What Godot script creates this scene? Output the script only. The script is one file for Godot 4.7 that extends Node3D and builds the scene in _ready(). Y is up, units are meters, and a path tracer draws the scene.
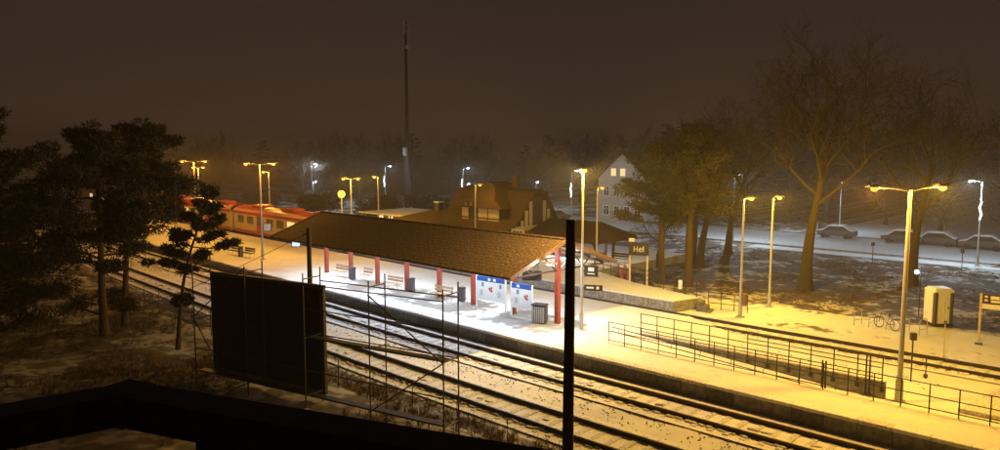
extends Node3D
# A snowy railway station at night, seen from a raised terrace. Tracks run along x; -z leads away across the platforms.

class MB:
	var v := PackedVector3Array()
	var n := PackedVector3Array()
	var uv := PackedVector2Array()
	var smooth_uv := false
	func tri(a: Vector3, b: Vector3, c: Vector3) -> void:
		var m := (c - a).cross(b - a).normalized()
		v.append(a); v.append(b); v.append(c)
		n.append(m); n.append(m); n.append(m)
	func face(a: Vector3, b: Vector3, c: Vector3, d: Vector3, out: Vector3) -> void:
		if (c - a).cross(b - a).dot(out) < 0.0:
			tri(a, c, b); tri(a, d, c)
		else:
			tri(a, b, c); tri(a, c, d)
	func box(c: Vector3, s: Vector3, b := Basis()) -> void:
		var h := s * 0.5
		for ax in 3:
			for sg in [-1.0, 1.0]:
				var o := Vector3.ZERO; o[ax] = sg
				var u := Vector3.ZERO; u[(ax + 1) % 3] = h[(ax + 1) % 3]
				var w := Vector3.ZERO; w[(ax + 2) % 3] = h[(ax + 2) % 3]
				var k := o * h[ax]
				face(c + b * (k - u - w), c + b * (k + u - w), c + b * (k + u + w), c + b * (k - u + w), b * o)
	# box with every edge chamfered by e, axis aligned to b
	func bevel(c: Vector3, s: Vector3, e: float, b := Basis()) -> void:
		var h := s * 0.5
		for ax in 3:
			for sg in [-1.0, 1.0]:
				var o := Vector3.ZERO; o[ax] = sg
				var i := (ax + 1) % 3
				var j := (ax + 2) % 3
				var u := Vector3.ZERO; u[i] = h[i] - e
				var w := Vector3.ZERO; w[j] = h[j] - e
				var k := o * h[ax]
				face(c + b * (k - u - w), c + b * (k + u - w), c + b * (k + u + w), c + b * (k - u + w), b * o)
				for s2 in [-1.0, 1.0]:
					var o2 := Vector3.ZERO; o2[i] = s2
					var k2 := o2 * h[i]
					var p1 := k + o2 * (h[i] - e)
					var p2 := k2 + o * (h[ax] - e)
					face(c + b * (p1 - w), c + b * (p1 + w), c + b * (p2 + w), c + b * (p2 - w), b * (o + o2))
		for sx in [-1.0, 1.0]:
			for sy in [-1.0, 1.0]:
				for sz in [-1.0, 1.0]:
					var q := Vector3(sx, sy, sz)
					var p := q * h
					var a1 := p - Vector3(0, sy, sz) * e
					var a2 := p - Vector3(sx, 0, sz) * e
					var a3 := p - Vector3(sx, sy, 0) * e
					if (a3 - a1).cross(a2 - a1).dot(q) < 0.0:
						tri(c + b * a1, c + b * a3, c + b * a2)
					else:
						tri(c + b * a1, c + b * a2, c + b * a3)
	func tube(pts: Array, rad: Array, k := 6, cap := true) -> void:
		var rings := []
		var norms := []
		var ref := Vector3(0.31, 0.2, 0.93)
		for i in pts.size():
			var d: Vector3 = (pts[min(i + 1, pts.size() - 1)] - pts[max(i - 1, 0)]).normalized()
			var a := d.cross(ref)
			if a.length() < 0.05:
				a = d.cross(Vector3.UP)
			a = a.normalized()
			var b := d.cross(a).normalized()
			var ring := []
			var nn := []
			for j in k:
				var t := TAU * j / k
				var q := a * cos(t) + b * sin(t)
				ring.append(pts[i] + q * rad[i])
				nn.append(q)
			rings.append(ring); norms.append(nn)
		for i in pts.size() - 1:
			for j in k:
				var j2 := (j + 1) % k
				var idx := [[i, j], [i, j2], [i + 1, j2], [i, j], [i + 1, j2], [i + 1, j]]
				var f0: Vector3 = rings[i][j]
				var flip: bool = (rings[i + 1][j2] - f0).cross(rings[i][j2] - f0).dot(norms[i][j]) < 0.0
				if flip:
					idx = [[i, j], [i + 1, j2], [i, j2], [i, j], [i + 1, j], [i + 1, j2]]
				for q in idx:
					v.append(rings[q[0]][q[1]]); n.append(norms[q[0]][q[1]])
		if cap:
			for e in [0, pts.size() - 1]:
				if rad[e] < 0.012:
					continue
				var other: int = 1 if e == 0 else pts.size() - 2
				var o: Vector3 = (pts[e] - pts[other]).normalized()
				for j in range(1, k - 1):
					var a: Vector3 = rings[e][0]
					var b2: Vector3 = rings[e][j]
					var c: Vector3 = rings[e][j + 1]
					if (c - a).cross(b2 - a).dot(o) < 0.0:
						tri(a, c, b2)
					else:
						tri(a, b2, c)
	func bar(a: Vector3, b: Vector3, r: float, k := 6) -> void:
		tube([a, b], [r, r], k)
	# rectangular beam from a to b
	func beam(a: Vector3, b: Vector3, w: float, h: float) -> void:
		var d := b - a
		var z := d.normalized()
		var x := Vector3.UP.cross(z)
		if x.length() < 0.01:
			x = Vector3.RIGHT
		x = x.normalized()
		box((a + b) * 0.5, Vector3(w, h, d.length()), Basis(x, z.cross(x), z))
	# polygon in a plane, extruded; pts are 3-D, ex the extrusion vector
	func plate(pts: Array, ex: Vector3) -> void:
		var p2 := PackedVector2Array()
		var u: Vector3 = (pts[1] - pts[0]).normalized()
		var w := ex.normalized().cross(u).normalized()
		for p in pts:
			p2.append(Vector2((p - pts[0]).dot(u), (p - pts[0]).dot(w)))
		var t := Geometry2D.triangulate_polygon(p2)
		for i in range(0, t.size(), 3):
			var a: Vector3 = pts[t[i]]
			var b: Vector3 = pts[t[i + 1]]
			var c: Vector3 = pts[t[i + 2]]
			if (c - a).cross(b - a).dot(ex) > 0.0:
				tri(a, c, b); tri(a + ex, b + ex, c + ex)
			else:
				tri(a, b, c); tri(a + ex, c + ex, b + ex)
		var mid := Vector3.ZERO
		for p in pts:
			mid += p / pts.size()
		for i in pts.size():
			var a: Vector3 = pts[i]
			var b: Vector3 = pts[(i + 1) % pts.size()]
			face(a, b, b + ex, a + ex, (a + b) * 0.5 - mid)
	func lathe(base: Vector3, prof: Array, k := 12) -> void:   # prof: [radius, y]
		for i in prof.size() - 1:
			for j in k:
				var t0 := TAU * j / k
				var t1 := TAU * (j + 1) / k
				var q0 := Vector3(cos(t0), 0, sin(t0))
				var q1 := Vector3(cos(t1), 0, sin(t1))
				var a: Vector3 = base + q0 * prof[i][0] + Vector3(0, prof[i][1], 0)
				var b: Vector3 = base + q1 * prof[i][0] + Vector3(0, prof[i][1], 0)
				var c: Vector3 = base + q1 * prof[i + 1][0] + Vector3(0, prof[i + 1][1], 0)
				var d: Vector3 = base + q0 * prof[i + 1][0] + Vector3(0, prof[i + 1][1], 0)
				var dr: float = prof[i + 1][0] - prof[i][0]
				var dy: float = prof[i + 1][1] - prof[i][1]
				var out := (q0 + q1) * 0.5 * dy - Vector3(0, dr, 0)
				if a.distance_to(b) > 0.0005:
					if (c - a).cross(b - a).dot(out) < 0.0: tri(a, c, b)
					else: tri(a, b, c)
				if c.distance_to(d) > 0.0005:
					if (d - a).cross(c - a).dot(out) < 0.0: tri(a, d, c)
					else: tri(a, c, d)
	func mesh() -> ArrayMesh:
		var arr := []
		arr.resize(Mesh.ARRAY_MAX)
		arr[Mesh.ARRAY_VERTEX] = v
		arr[Mesh.ARRAY_NORMAL] = n
		if uv.size() == v.size() and uv.size() > 0:
			arr[Mesh.ARRAY_TEX_UV] = uv
		var m := ArrayMesh.new()
		if v.size() > 0:
			m.add_surface_from_arrays(Mesh.PRIMITIVE_TRIANGLES, arr)
		return m

var M := {}
var used := {}
var rng := RandomNumberGenerator.new()

func lin(r: float, g: float, b: float) -> Color:
	return Color(r, g, b).linear_to_srgb()

func ntex(freq: float, lo: Color, hi: Color, sd := 1, type := FastNoiseLite.TYPE_SIMPLEX_SMOOTH, size := 256, bias := 0.5) -> NoiseTexture2D:
	var f := FastNoiseLite.new()
	f.seed = sd; f.frequency = freq; f.noise_type = type
	f.fractal_type = FastNoiseLite.FRACTAL_FBM; f.fractal_octaves = 5
	var g := Gradient.new()
	g.offsets = PackedFloat32Array([clampf(bias - 0.3, 0, 1), clampf(bias + 0.3, 0, 1)])
	g.colors = PackedColorArray([lo, hi])
	var t := NoiseTexture2D.new()
	t.width = size; t.height = size; t.seamless = true; t.noise = f; t.color_ramp = g
	return t

func mat(called: String, c: Color, rough := 0.8, tex: Texture2D = null, scale := 1.0, metal := 0.0, bump := 0.0) -> StandardMaterial3D:
	var m := StandardMaterial3D.new()
	m.resource_name = called
	m.albedo_color = c; m.roughness = rough; m.metallic = metal
	if tex:
		m.albedo_texture = tex
		m.uv1_triplanar = true; m.uv1_world_triplanar = true
		m.uv1_scale = Vector3.ONE * scale
		if bump > 0.0:
			m.heightmap_enabled = true; m.heightmap_texture = tex; m.heightmap_scale = bump
	M[called] = m
	return m

func glow(called: String, c: Color, e: float) -> StandardMaterial3D:
	var m := mat(called, c, 0.5)
	m.emission_enabled = true; m.emission = c; m.emission_energy_multiplier = e
	return m

func numbered(called: String) -> String:
	used[called] = used.get(called, -1) + 1
	return called if used[called] == 0 else "%s_%03d" % [called, used[called]]

func meta(o: Node, label: String, category: String, group := "", kind := "") -> void:
	if label: o.set_meta("label", label)
	if category: o.set_meta("category", category)
	if group: o.set_meta("group", group)
	if kind: o.set_meta("kind", kind)

func thing(called: String, label: String, category: String, at := Vector3.ZERO, turn := 0.0, group := "") -> Node3D:
	var o := Node3D.new()
	o.name = numbered(called)
	add_child(o)
	o.position = at; o.rotation.y = turn
	meta(o, label, category, group)
	return o

func part(parent: Node, called: String, mb, m: Material, at := Vector3.ZERO, turn := 0.0) -> MeshInstance3D:
	var o := MeshInstance3D.new()
	o.name = called
	o.mesh = mb.mesh() if mb is MB else mb
	o.material_override = m
	o.position = at; o.rotation.y = turn
	parent.add_child(o, true)
	return o

func single(called: String, mb: MB, m: Material, label: String, category: String, at := Vector3.ZERO, turn := 0.0, group := "") -> MeshInstance3D:
	var o := part(self, numbered(called), mb, m, at, turn)
	meta(o, label, category, group)
	return o

func structure(called: String, mb, m: Material, kind := "structure") -> MeshInstance3D:
	var o := part(self, numbered(called), mb, m)
	o.set_meta("kind", kind)
	return o

func structure_root(called: String) -> Node3D:
	var o := Node3D.new()
	o.name = numbered(called)
	add_child(o)
	o.set_meta("kind", "structure")
	return o

func copy(o: Node3D, called: String, at: Vector3, turn := 0.0, label := "") -> Node3D:
	var c: Node3D = o.duplicate()
	c.name = numbered(called)
	add_child(c)
	c.position = at; c.rotation.y = turn
	if label: c.set_meta("label", label)
	return c

func bend(x: float) -> float:    # the line curves gently away towards the far end
	var u := -18.0 - x
	if u <= 0.0: return 0.0
	if u < 20.0: return -0.048 * u * u / 40.0
	return -0.048 * (u - 10.0)

func bank(x: float, z: float) -> float:   # height of the ground
	var zz := z - bend(x)
	var h := smoothstep(-19.3, -16.0, zz) * 1.0
	if zz > -16.0:
		h += 0.18 * sin(x * 0.31 + z * 0.2) * sin(z * 0.47 - x * 0.13) * smoothstep(-16.0, -12.0, zz)
		h += smoothstep(-12.0, 0.0, zz) * 0.7
	return h

func lamp_light(parent: Node, at: Vector3, c: Color, e: float, size := 0.12) -> void:
	var l := OmniLight3D.new()
	l.name = "lamp_light"
	l.position = at; l.light_color = c; l.light_energy = e; l.light_size = size
	l.omni_range = 90.0; l.omni_attenuation = 2.0; l.shadow_enabled = true
	parent.add_child(l, true)

func _ready() -> void:
	rng.seed = 7
	view()
	materials()
	ground()
	tracks()
	platforms()
	canopy()
	ramp()
	station()
	background()
	lamps()
	platform_things()
	yard_things()
	scaffold()
	trees()
	foreground()
	scatter()

func view() -> void:
	var cam := Camera3D.new()
	cam.name = "camera"
	add_child(cam)
	var az := deg_to_rad(46.361)
	var p := deg_to_rad(5.787)
	var f := Vector3(-cos(az) * cos(p), -sin(p), -sin(az) * cos(p))
	cam.look_at_from_position(Vector3(0, 10.5, 0), Vector3(0, 10.5, 0) + f, Vector3.UP)
	cam.fov = 33.83
	cam.near = 0.05; cam.far = 4000.0
	cam.current = true
	var e := Environment.new()
	e.background_mode = Environment.BG_SKY
	var sm := ProceduralSkyMaterial.new()
	sm.sky_top_color = lin(0.0280, 0.0178, 0.0145)
	sm.sky_horizon_color = lin(0.040, 0.0228, 0.0165)
	sm.sky_curve = 0.12
	sm.ground_bottom_color = lin(0.008, 0.006, 0.005)
	sm.ground_horizon_color = lin(0.020, 0.0135, 0.010)
	var sky := Sky.new()
	sky.sky_material = sm
	e.sky = sky
	e.background_energy_multiplier = 0.95
	e.tonemap_mode = Environment.TONE_MAPPER_LINEAR
	e.tonemap_exposure = 1.0
	e.fog_enabled = true
	e.fog_density = 0.0010
	e.fog_light_color = Color(0.96, 0.93, 0.90)
	e.sdfgi_enabled = true; e.ssao_enabled = true; e.ssil_enabled = true
	var w := WorldEnvironment.new()
	w.name = "environment"
	w.environment = e
	add_child(w)

func materials() -> void:
	mat("snow", Color.WHITE, 0.75, ntex(0.03, lin(0.60, 0.60, 0.61), lin(0.80, 0.80, 0.81), 3), 0.7, 0.0, 2.0)
	mat("old_snow", Color.WHITE, 0.8, ntex(0.05, lin(0.34, 0.33, 0.32), lin(0.74, 0.74, 0.74), 4), 0.5, 0.0, 2.0)
	mat("concrete", Color.WHITE, 0.85, ntex(0.02, lin(0.16, 0.155, 0.145), lin(0.30, 0.29, 0.27), 5), 0.6, 0.0, 0.6)
	mat("concrete_dark", Color.WHITE, 0.9, ntex(0.03, lin(0.09, 0.085, 0.08), lin(0.19, 0.18, 0.165), 6), 0.5)
	mat("steel", lin(0.10, 0.08, 0.065), 0.45, ntex(0.05, lin(0.06, 0.04, 0.03), lin(0.16, 0.12, 0.10), 7), 2.0, 0.5)
	mat("rail_steel", Color.WHITE, 0.5, ntex(0.06, lin(0.03, 0.02, 0.015), lin(0.075, 0.05, 0.035), 8), 1.5, 0.4)
	mat("galvanised", Color.WHITE, 0.5, ntex(0.03, lin(0.30, 0.30, 0.30), lin(0.48, 0.48, 0.47), 9), 2.0, 0.3)
	mat("dark_iron", lin(0.022, 0.02, 0.02), 0.55)
	mat("red_paint", Color.WHITE, 0.5, ntex(0.02, lin(0.22, 0.035, 0.022), lin(0.34, 0.06, 0.035), 10), 1.0)
	mat("shingle", Color.WHITE, 0.9, ntex(0.035, lin(0.012, 0.007, 0.004), lin(0.19, 0.100, 0.044), 11, FastNoiseLite.TYPE_SIMPLEX_SMOOTH, 512), 0.30, 0.0, 6.0)
	mat("roof_brown", Color.WHITE, 0.85, ntex(0.05, lin(0.038, 0.019, 0.011), lin(0.085, 0.042, 0.022), 12), 0.5, 0.0, 1.5)
	mat("wood", Color.WHITE, 0.75, ntex(0.04, lin(0.10, 0.055, 0.025), lin(0.22, 0.13, 0.065), 13), 1.2)
	mat("pale_wood", Color.WHITE, 0.7, ntex(0.04, lin(0.30, 0.20, 0.12), lin(0.46, 0.33, 0.21), 14), 1.5)
	mat("dark_wood", Color.WHITE, 0.8, ntex(0.04, lin(0.020, 0.012, 0.008), lin(0.055, 0.034, 0.022), 15), 1.5, 0.0, 0.5)
	mat("pole_wood", Color.WHITE, 0.85, ntex(0.04, lin(0.035, 0.026, 0.02), lin(0.07, 0.052, 0.04), 16), 2.0, 0.0, 0.5)
	mat("cream", Color.WHITE, 0.85, ntex(0.03, lin(0.40, 0.33, 0.22), lin(0.54, 0.46, 0.33), 17), 0.8)
	mat("plaster", Color.WHITE, 0.9, ntex(0.03, lin(0.28, 0.27, 0.25), lin(0.38, 0.37, 0.35), 18), 0.4)
	mat("white_paint", lin(0.72, 0.73, 0.74), 0.45)
	mat("plastic_white", Color.WHITE, 0.5, ntex(0.03, lin(0.60, 0.60, 0.58), lin(0.74, 0.74, 0.72), 19), 0.8)
	mat("plastic_grey", lin(0.06, 0.06, 0.075), 0.5)
	mat("blue", lin(0.012, 0.07, 0.30), 0.4)
	mat("black_panel", Color.WHITE, 0.55, ntex(0.01, lin(0.004, 0.005, 0.008), lin(0.009, 0.010, 0.015), 20), 0.5)
	M.black_panel.metallic_specular = 0.12
	mat("dark_sign", lin(0.025, 0.02, 0.018), 0.5)
	mat("sign_white", lin(0.7, 0.68, 0.62), 0.5)
	mat("paper", lin(0.62, 0.63, 0.64), 0.6)
	mat("print_grey", lin(0.16, 0.18, 0.20), 0.6)
	mat("print_red", lin(0.42, 0.05, 0.06), 0.6)
	mat("bark", Color.WHITE, 0.95, ntex(0.06, lin(0.022, 0.016, 0.011), lin(0.085, 0.060, 0.041), 21), 1.5, 0.0, 3.0)
	mat("bark_pine", Color.WHITE, 0.95, ntex(0.06, lin(0.035, 0.023, 0.015), lin(0.11, 0.072, 0.046), 22), 1.2, 0.0, 3.0)
	var nd := mat("needles", Color.WHITE, 0.8, ntex(0.05, lin(0.014, 0.013, 0.006), lin(0.042, 0.035, 0.015), 23), 0.6)
	nd.backlight_enabled = true; nd.backlight = lin(0.02, 0.02, 0.008)
	mat("dry_leaf", Color.WHITE, 0.85, ntex(0.05, lin(0.05, 0.03, 0.012), lin(0.15, 0.09, 0.035), 24), 0.6)
	mat("grass", Color.WHITE, 0.9, ntex(0.05, lin(0.07, 0.045, 0.022), lin(0.22, 0.15, 0.075), 25), 1.0)
	mat("stone", lin(0.11, 0.08, 0.055), 0.9)
	mat("scaffold_tube", lin(0.11, 0.10, 0.09), 0.5, null, 1.0, 0.4)
	mat("train_red", lin(0.24, 0.022, 0.014), 0.45)
	mat("train_cream", lin(0.34, 0.26, 0.17), 0.45)
	mat("train_grey", lin(0.12, 0.12, 0.12), 0.6)
	mat("glass_dark", lin(0.02, 0.022, 0.025), 0.08)
	mat("wire", lin(0.02, 0.018, 0.016), 0.6)
	mat("rubber", lin(0.02, 0.02, 0.02), 0.8)
	mat("car_paint", lin(0.06, 0.065, 0.075), 0.3)
	glow("sodium_glass", Color(1.0, 0.66, 0.24), 6.0)
	glow("sodium_dim", Color(1.0, 0.66, 0.26), 2.0)
	glow("led_glass", Color(0.86, 0.94, 1.0), 14.0)
	glow("tube_glass", Color(0.92, 0.96, 1.0), 8.0)
	glow("decor_glass", Color(0.95, 0.97, 1.0), 3.0)
	glow("window_lit", Color(1.0, 0.83, 0.55), 0.9)
	glow("hall_lit", Color(1.0, 0.90, 0.72), 1.2)
	glow("display_lit", Color(0.75, 0.86, 1.0), 0.6)

func ground_texture() -> ImageTexture:
	var w := 1024
	var h := 768
	var f := FastNoiseLite.new()
	f.seed = 31; f.frequency = 0.016; f.fractal_octaves = 5
	var n1 := f.get_image(w, h, false, false, false).get_data()
	f.seed = 47; f.frequency = 0.06; f.fractal_octaves = 4
	var n2 := f.get_image(w, h, false, false, false).get_data()
	f.seed = 53; f.frequency = 0.22; f.fractal_octaves = 3
	var n3 := f.get_image(w, h, false, false, false).get_data()
	var out := PackedByteArray()
	out.resize(w * h * 3)
	for j in h:
		var z := -110.0 + 120.0 * (j + 0.5) / h
		for i in w:
			var x := -130.0 + 160.0 * (i + 0.5) / w
			var k := j * w + i
			var a := n1[k] / 255.0
			var b := n2[k] / 255.0
			var c := n3[k] / 255.0
			var zz := z - bend(x)
			# how much of the ground the snow covers here, 0 to 1
			var cover := 0.95
			var sand := 0.0
			if zz > -19.6:
				if zz < -16.6: cover = 0.40
				elif zz < -15.2: cover = 0.52
				else: cover = 0.40
				sand = 1.0
			elif zz > -23.5:
				cover = 0.92
			elif z < -41.5 and x > -36.0:
				var edge := -48.6 - 0.10 * (x + 12.0)
				if z > -44.6 and x > -19.0: cover = 0.80
				elif z > edge: cover = 0.97
				elif z > -76.5: cover = 0.36 if z < edge - 0.9 else 0.56
			elif z < -56.0:
				cover = 0.40
			var t := a * 0.32 + b * 0.38 + c * 0.30
			var s := smoothstep(0.60, 0.51, t + (0.62 - cover) * 0.45)
			if cover > 0.9: s = 1.0 - 0.35 * smoothstep(0.60, 0.74, t)
			var br := lerpf(0.045, 0.16, c * 0.7 + b * 0.3)
			var sn := lerpf(0.60, 0.80, b)
			var r := lerpf(br, sn, s)
			var g := lerpf(br * 0.72, sn, s)
			var bl := lerpf(br * 0.45, sn * 1.01, s)
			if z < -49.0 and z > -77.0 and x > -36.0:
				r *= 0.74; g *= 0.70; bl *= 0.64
			if sand > 0.5 and s > 0.0:
				r *= 0.60; g *= 0.56; bl *= 0.52
			var q := k * 3
			out[q] = int(255.0 * pow(r, 0.4545)); out[q + 1] = int(255.0 * pow(g, 0.4545)); out[q + 2] = int(255.0 * pow(bl, 0.4545))
	return ImageTexture.create_from_image(Image.create_from_data(w, h, false, Image.FORMAT_RGB8, out))

func sheet(xs: Array, zs: Array, height: Callable, uv0: Vector2, uvs: Vector2) -> ArrayMesh:
	var pts := PackedVector3Array()
	var uvs_ := PackedVector2Array()
	for z in zs:
		for x in xs:
			pts.append(Vector3(x, height.call(x, z), z))
			uvs_.append(Vector2((x - uv0.x) / uvs.x, (z - uv0.y) / uvs.y))
	var nx := xs.size()
	var nrm := PackedVector3Array()
	nrm.resize(pts.size())
	var idx := PackedInt32Array()
	for j in zs.size() - 1:
		for i in nx - 1:
			var a := j * nx + i
			var q := [a, a + 1, a + nx + 1, a, a + nx + 1, a + nx]
			for t in [0, 3]:
				var m := (pts[q[t + 2]] - pts[q[t]]).cross(pts[q[t + 1]] - pts[q[t]])
				for u in 3:
					nrm[q[t + u]] += m
					idx.append(q[t + u])
	for i in nrm.size():
		nrm[i] = nrm[i].normalized()
		if nrm[i].y < 0.0: nrm[i] = -nrm[i]
	var arr := []
	arr.resize(Mesh.ARRAY_MAX)
	arr[Mesh.ARRAY_VERTEX] = pts; arr[Mesh.ARRAY_NORMAL] = nrm; arr[Mesh.ARRAY_TEX_UV] = uvs_; arr[Mesh.ARRAY_INDEX] = idx
	var mm := ArrayMesh.new()
	mm.add_surface_from_arrays(Mesh.PRIMITIVE_TRIANGLES, arr)
	return mm

func steps(marks: Array) -> Array:   # [from, to, step] runs
	var out := []
	for r in marks:
		var t: float = r[0]
		while t < r[1] - 0.001:
			out.append(t)
			t += r[2]
	out.append(marks[-1][1])
	return out

func ground() -> void:
	var tex := ground_texture()
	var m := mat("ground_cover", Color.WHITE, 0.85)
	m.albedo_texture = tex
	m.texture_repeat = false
	m.detail_enabled = true
	m.detail_blend_mode = BaseMaterial3D.BLEND_MODE_MUL
	m.detail_albedo = ntex(0.06, lin(0.70, 0.70, 0.70), lin(1.0, 1.0, 1.0), 61)
	m.detail_uv_layer = BaseMaterial3D.DETAIL_UV_2
	m.uv2_triplanar = true; m.uv2_world_triplanar = true; m.uv2_scale = Vector3.ONE * 0.45
	var fn := FastNoiseLite.new()
	fn.seed = 5; fn.frequency = 0.35; fn.fractal_octaves = 4
	var xs := steps([[-1400.0, -200.0, 200.0], [-200.0, -100.0, 10.0], [-100.0, -64.0, 1.5], [-64.0, -8.0, 0.5], [-8.0, 40.0, 4.0], [40.0, 1400.0, 170.0]])
	var zs := steps([[-1400.0, -160.0, 155.0], [-160.0, -80.0, 8.0], [-80.0, -42.0, 1.5], [-42.0, -22.0, 0.5], [-22.0, -2.0, 0.4], [-2.0, 40.0, 6.0], [40.0, 1400.0, 170.0]])
	var hh := func(x: float, z: float) -> float:
		var h := bank(x, z)
		var zz := z - bend(x)
		var amp := 0.02
		if zz > -19.3: amp = 0.16
		elif z < -48.0 and x > -40.0 and z > -76.0: amp = 0.14
		elif zz < -26.0 and zz > -41.8: amp = 0.03
		if zz < -23.0 and zz > -24.6: amp = 0.05
		if absf(x) > 200.0 or absf(z) > 170.0: amp = 0.0
		return h + amp * fn.get_noise_2d(x, z)
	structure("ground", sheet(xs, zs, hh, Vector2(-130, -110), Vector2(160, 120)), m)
	# street beyond the grove, under packed snow
	var road := MB.new()
	for i in 40:
		var x0 := -170.0 + i * 6.0
		road.face(Vector3(x0, 0.06, -79.5), Vector3(x0 + 6, 0.06, -79.5), Vector3(x0 + 6, 0.06, -93), Vector3(x0, 0.06, -93), Vector3.UP)
	structure("road", road, M.old_snow)
	for z in [-79.4, -93.1]:
		var k := MB.new()
		for i in 60:
			k.box(Vector3(-170.0 + i * 4.0 + 2.0, 0.06, z), Vector3(3.97, 0.26, 0.18))
		structure("kerb", k, M.concrete)

func tracks() -> void:
	var prof := [Vector2(-0.07, 0.0), Vector2(-0.07, 0.025), Vector2(-0.012, 0.045), Vector2(-0.012, 0.12), Vector2(-0.036, 0.13), Vector2(-0.036, 0.165), Vector2(0.036, 0.165), Vector2(0.036, 0.13), Vector2(0.012, 0.12), Vector2(0.012, 0.045), Vector2(0.07, 0.025), Vector2(0.07, 0.0)]
	var sl := MB.new()
	sl.bevel(Vector3(0, 0.02, 0), Vector3(0.27, 0.14, 2.5), 0.03)
	var slm := sl.mesh()
	for d in [[-21.35, -170.0, 12.0, "track"], [-25.95, -170.0, 12.0, "track"], [-40.3, -170.0, -5.8, "track"]]:
		var root := structure_root("railway_track")
		for side in [-0.7525, 0.7525]:
			var mb := MB.new()
			var x: float = d[1]
			while x < d[2] - 0.01:
				var x2: float = minf(x + 3.0, d[2])
				for i in prof.size():
					var p: Vector2 = prof[i]
					var q: Vector2 = prof[(i + 1) % prof.size()]
					var z0: float = d[0] + side + bend(x)
					var z1: float = d[0] + side + bend(x2)
					var nrm := Vector3(0, p.x - q.x, q.y - p.y) * -1.0
					mb.face(Vector3(x, 0.085 + p.y, z0 + p.x), Vector3(x2, 0.085 + p.y, z1 + p.x), Vector3(x2, 0.085 + q.y, z1 + q.x), Vector3(x, 0.085 + q.y, z0 + q.x), nrm)
				x = x2
			part(root, "rail", mb, M.rail_steel)
		var xs := -98.0
		while xs < minf(d[2] - 0.3, -4.0):
			var o := part(root, "sleeper", slm, M.old_snow, Vector3(xs, rng.randf_range(-0.02, 0.012), d[0] + bend(xs)))
			o.rotation.y = rng.randf_range(-0.015, 0.015) + 0.03
			xs += 0.66
		for q in [[-0.68, 0.68], [0.84, 1.5], [-1.5, -0.84]]:
			var bed := MB.new()
			var xb := -130.0
			while xb < d[2] - 0.01:
				var xe: float = minf(xb + 4.0, d[2])
				bed.face(Vector3(xb, 0.066, d[0] + q[0] + bend(xb)), Vector3(xe, 0.066, d[0] + q[0] + bend(xe)), Vector3(xe, 0.066, d[0] + q[1] + bend(xe)), Vector3(xb, 0.066, d[0] + q[1] + bend(xb)), Vector3.UP)
				xb = xe
			part(root, "snow_bed", bed, M.snow)
		# ballast and snow ridges banked up against the rails
		var fill := MB.new()
		var x3 := -120.0
		while x3 < d[2]:
			for k in 3:
				var zc: float = d[0] + bend(x3) + [-0.93, 0.0, 0.93][k] + rng.randf_range(-0.05, 0.05)
				var r := rng.randf_range(0.05, 0.085)
				if rng.randf() < (0.75 if k != 1 else 0.25):
					fill.bevel(Vector3(x3 + rng.randf_range(-0.1, 0.1), 0.05, zc), Vector3(rng.randf_range(0.25, 0.5), r * 2.0, rng.randf_range(0.12, 0.28)), 0.03, Basis(Vector3.UP, rng.randf_range(-0.4, 0.4)))
			x3 += 0.45
		var fo := part(root, "snow_ridge", fill, M.old_snow)
		fo.set_meta("kind", "stuff")

func platform_texture() -> ImageTexture:
	# x -130..10, z -40..-27 ; snow with bare paving under the canopy, trodden patches elsewhere
	var w := 2048
	var h := 192
	var f := FastNoiseLite.new()
	f.seed = 77; f.frequency = 0.02; f.fractal_octaves = 5
	var n1 := f.get_image(w, h, false, false, false).get_data()
	f.seed = 78; f.frequency = 0.09
	var n2 := f.get_image(w, h, false, false, false).get_data()
	var out := PackedByteArray()
	out.resize(w * h * 3)
	for j in h:
		var z := -40.5 + 13.5 * (j + 0.5) / h
		for i in w:
			var x := -130.0 + 140.0 * (i + 0.5) / w
			var k := j * w + i
			var a := n1[k] / 255.0
			var b := n2[k] / 255.0
			var zz := z + 0.036 * (x + 26.0) * -1.0
			var under := 0.0
			if x > -51.5 and x < -23.0:
				under = smoothstep(-33.9, -32.9, zz) * smoothstep(-28.7, -29.6, zz) * smoothstep(-51.5, -42.0, x) * smoothstep(-23.0, -25.5, x)
			var s := 1.0 - smoothstep(0.46, 0.60, under * 0.62 + (a - 0.5) * 0.75 + (b - 0.5) * 0.35)
			s *= 1.0 - 0.30 * smoothstep(0.56, 0.75, b * 0.6 + a * 0.4)
			var gy := 0.17 + 0.10 * b
			var sn := 0.66 + 0.14 * b
			var r := lerpf(gy, sn, s)
			var g := lerpf(gy * 0.97, sn, s)
			var bl := lerpf(gy * 0.92, sn * 1.01, s)
			var q := k * 3
			out[q] = int(255.0 * pow(r, 0.4545)); out[q + 1] = int(255.0 * pow(g, 0.4545)); out[q + 2] = int(255.0 * minf(1.0, pow(bl, 0.4545)))
	return ImageTexture.create_from_image(Image.create_from_data(w, h, false, Image.FORMAT_RGB8, out))

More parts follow.
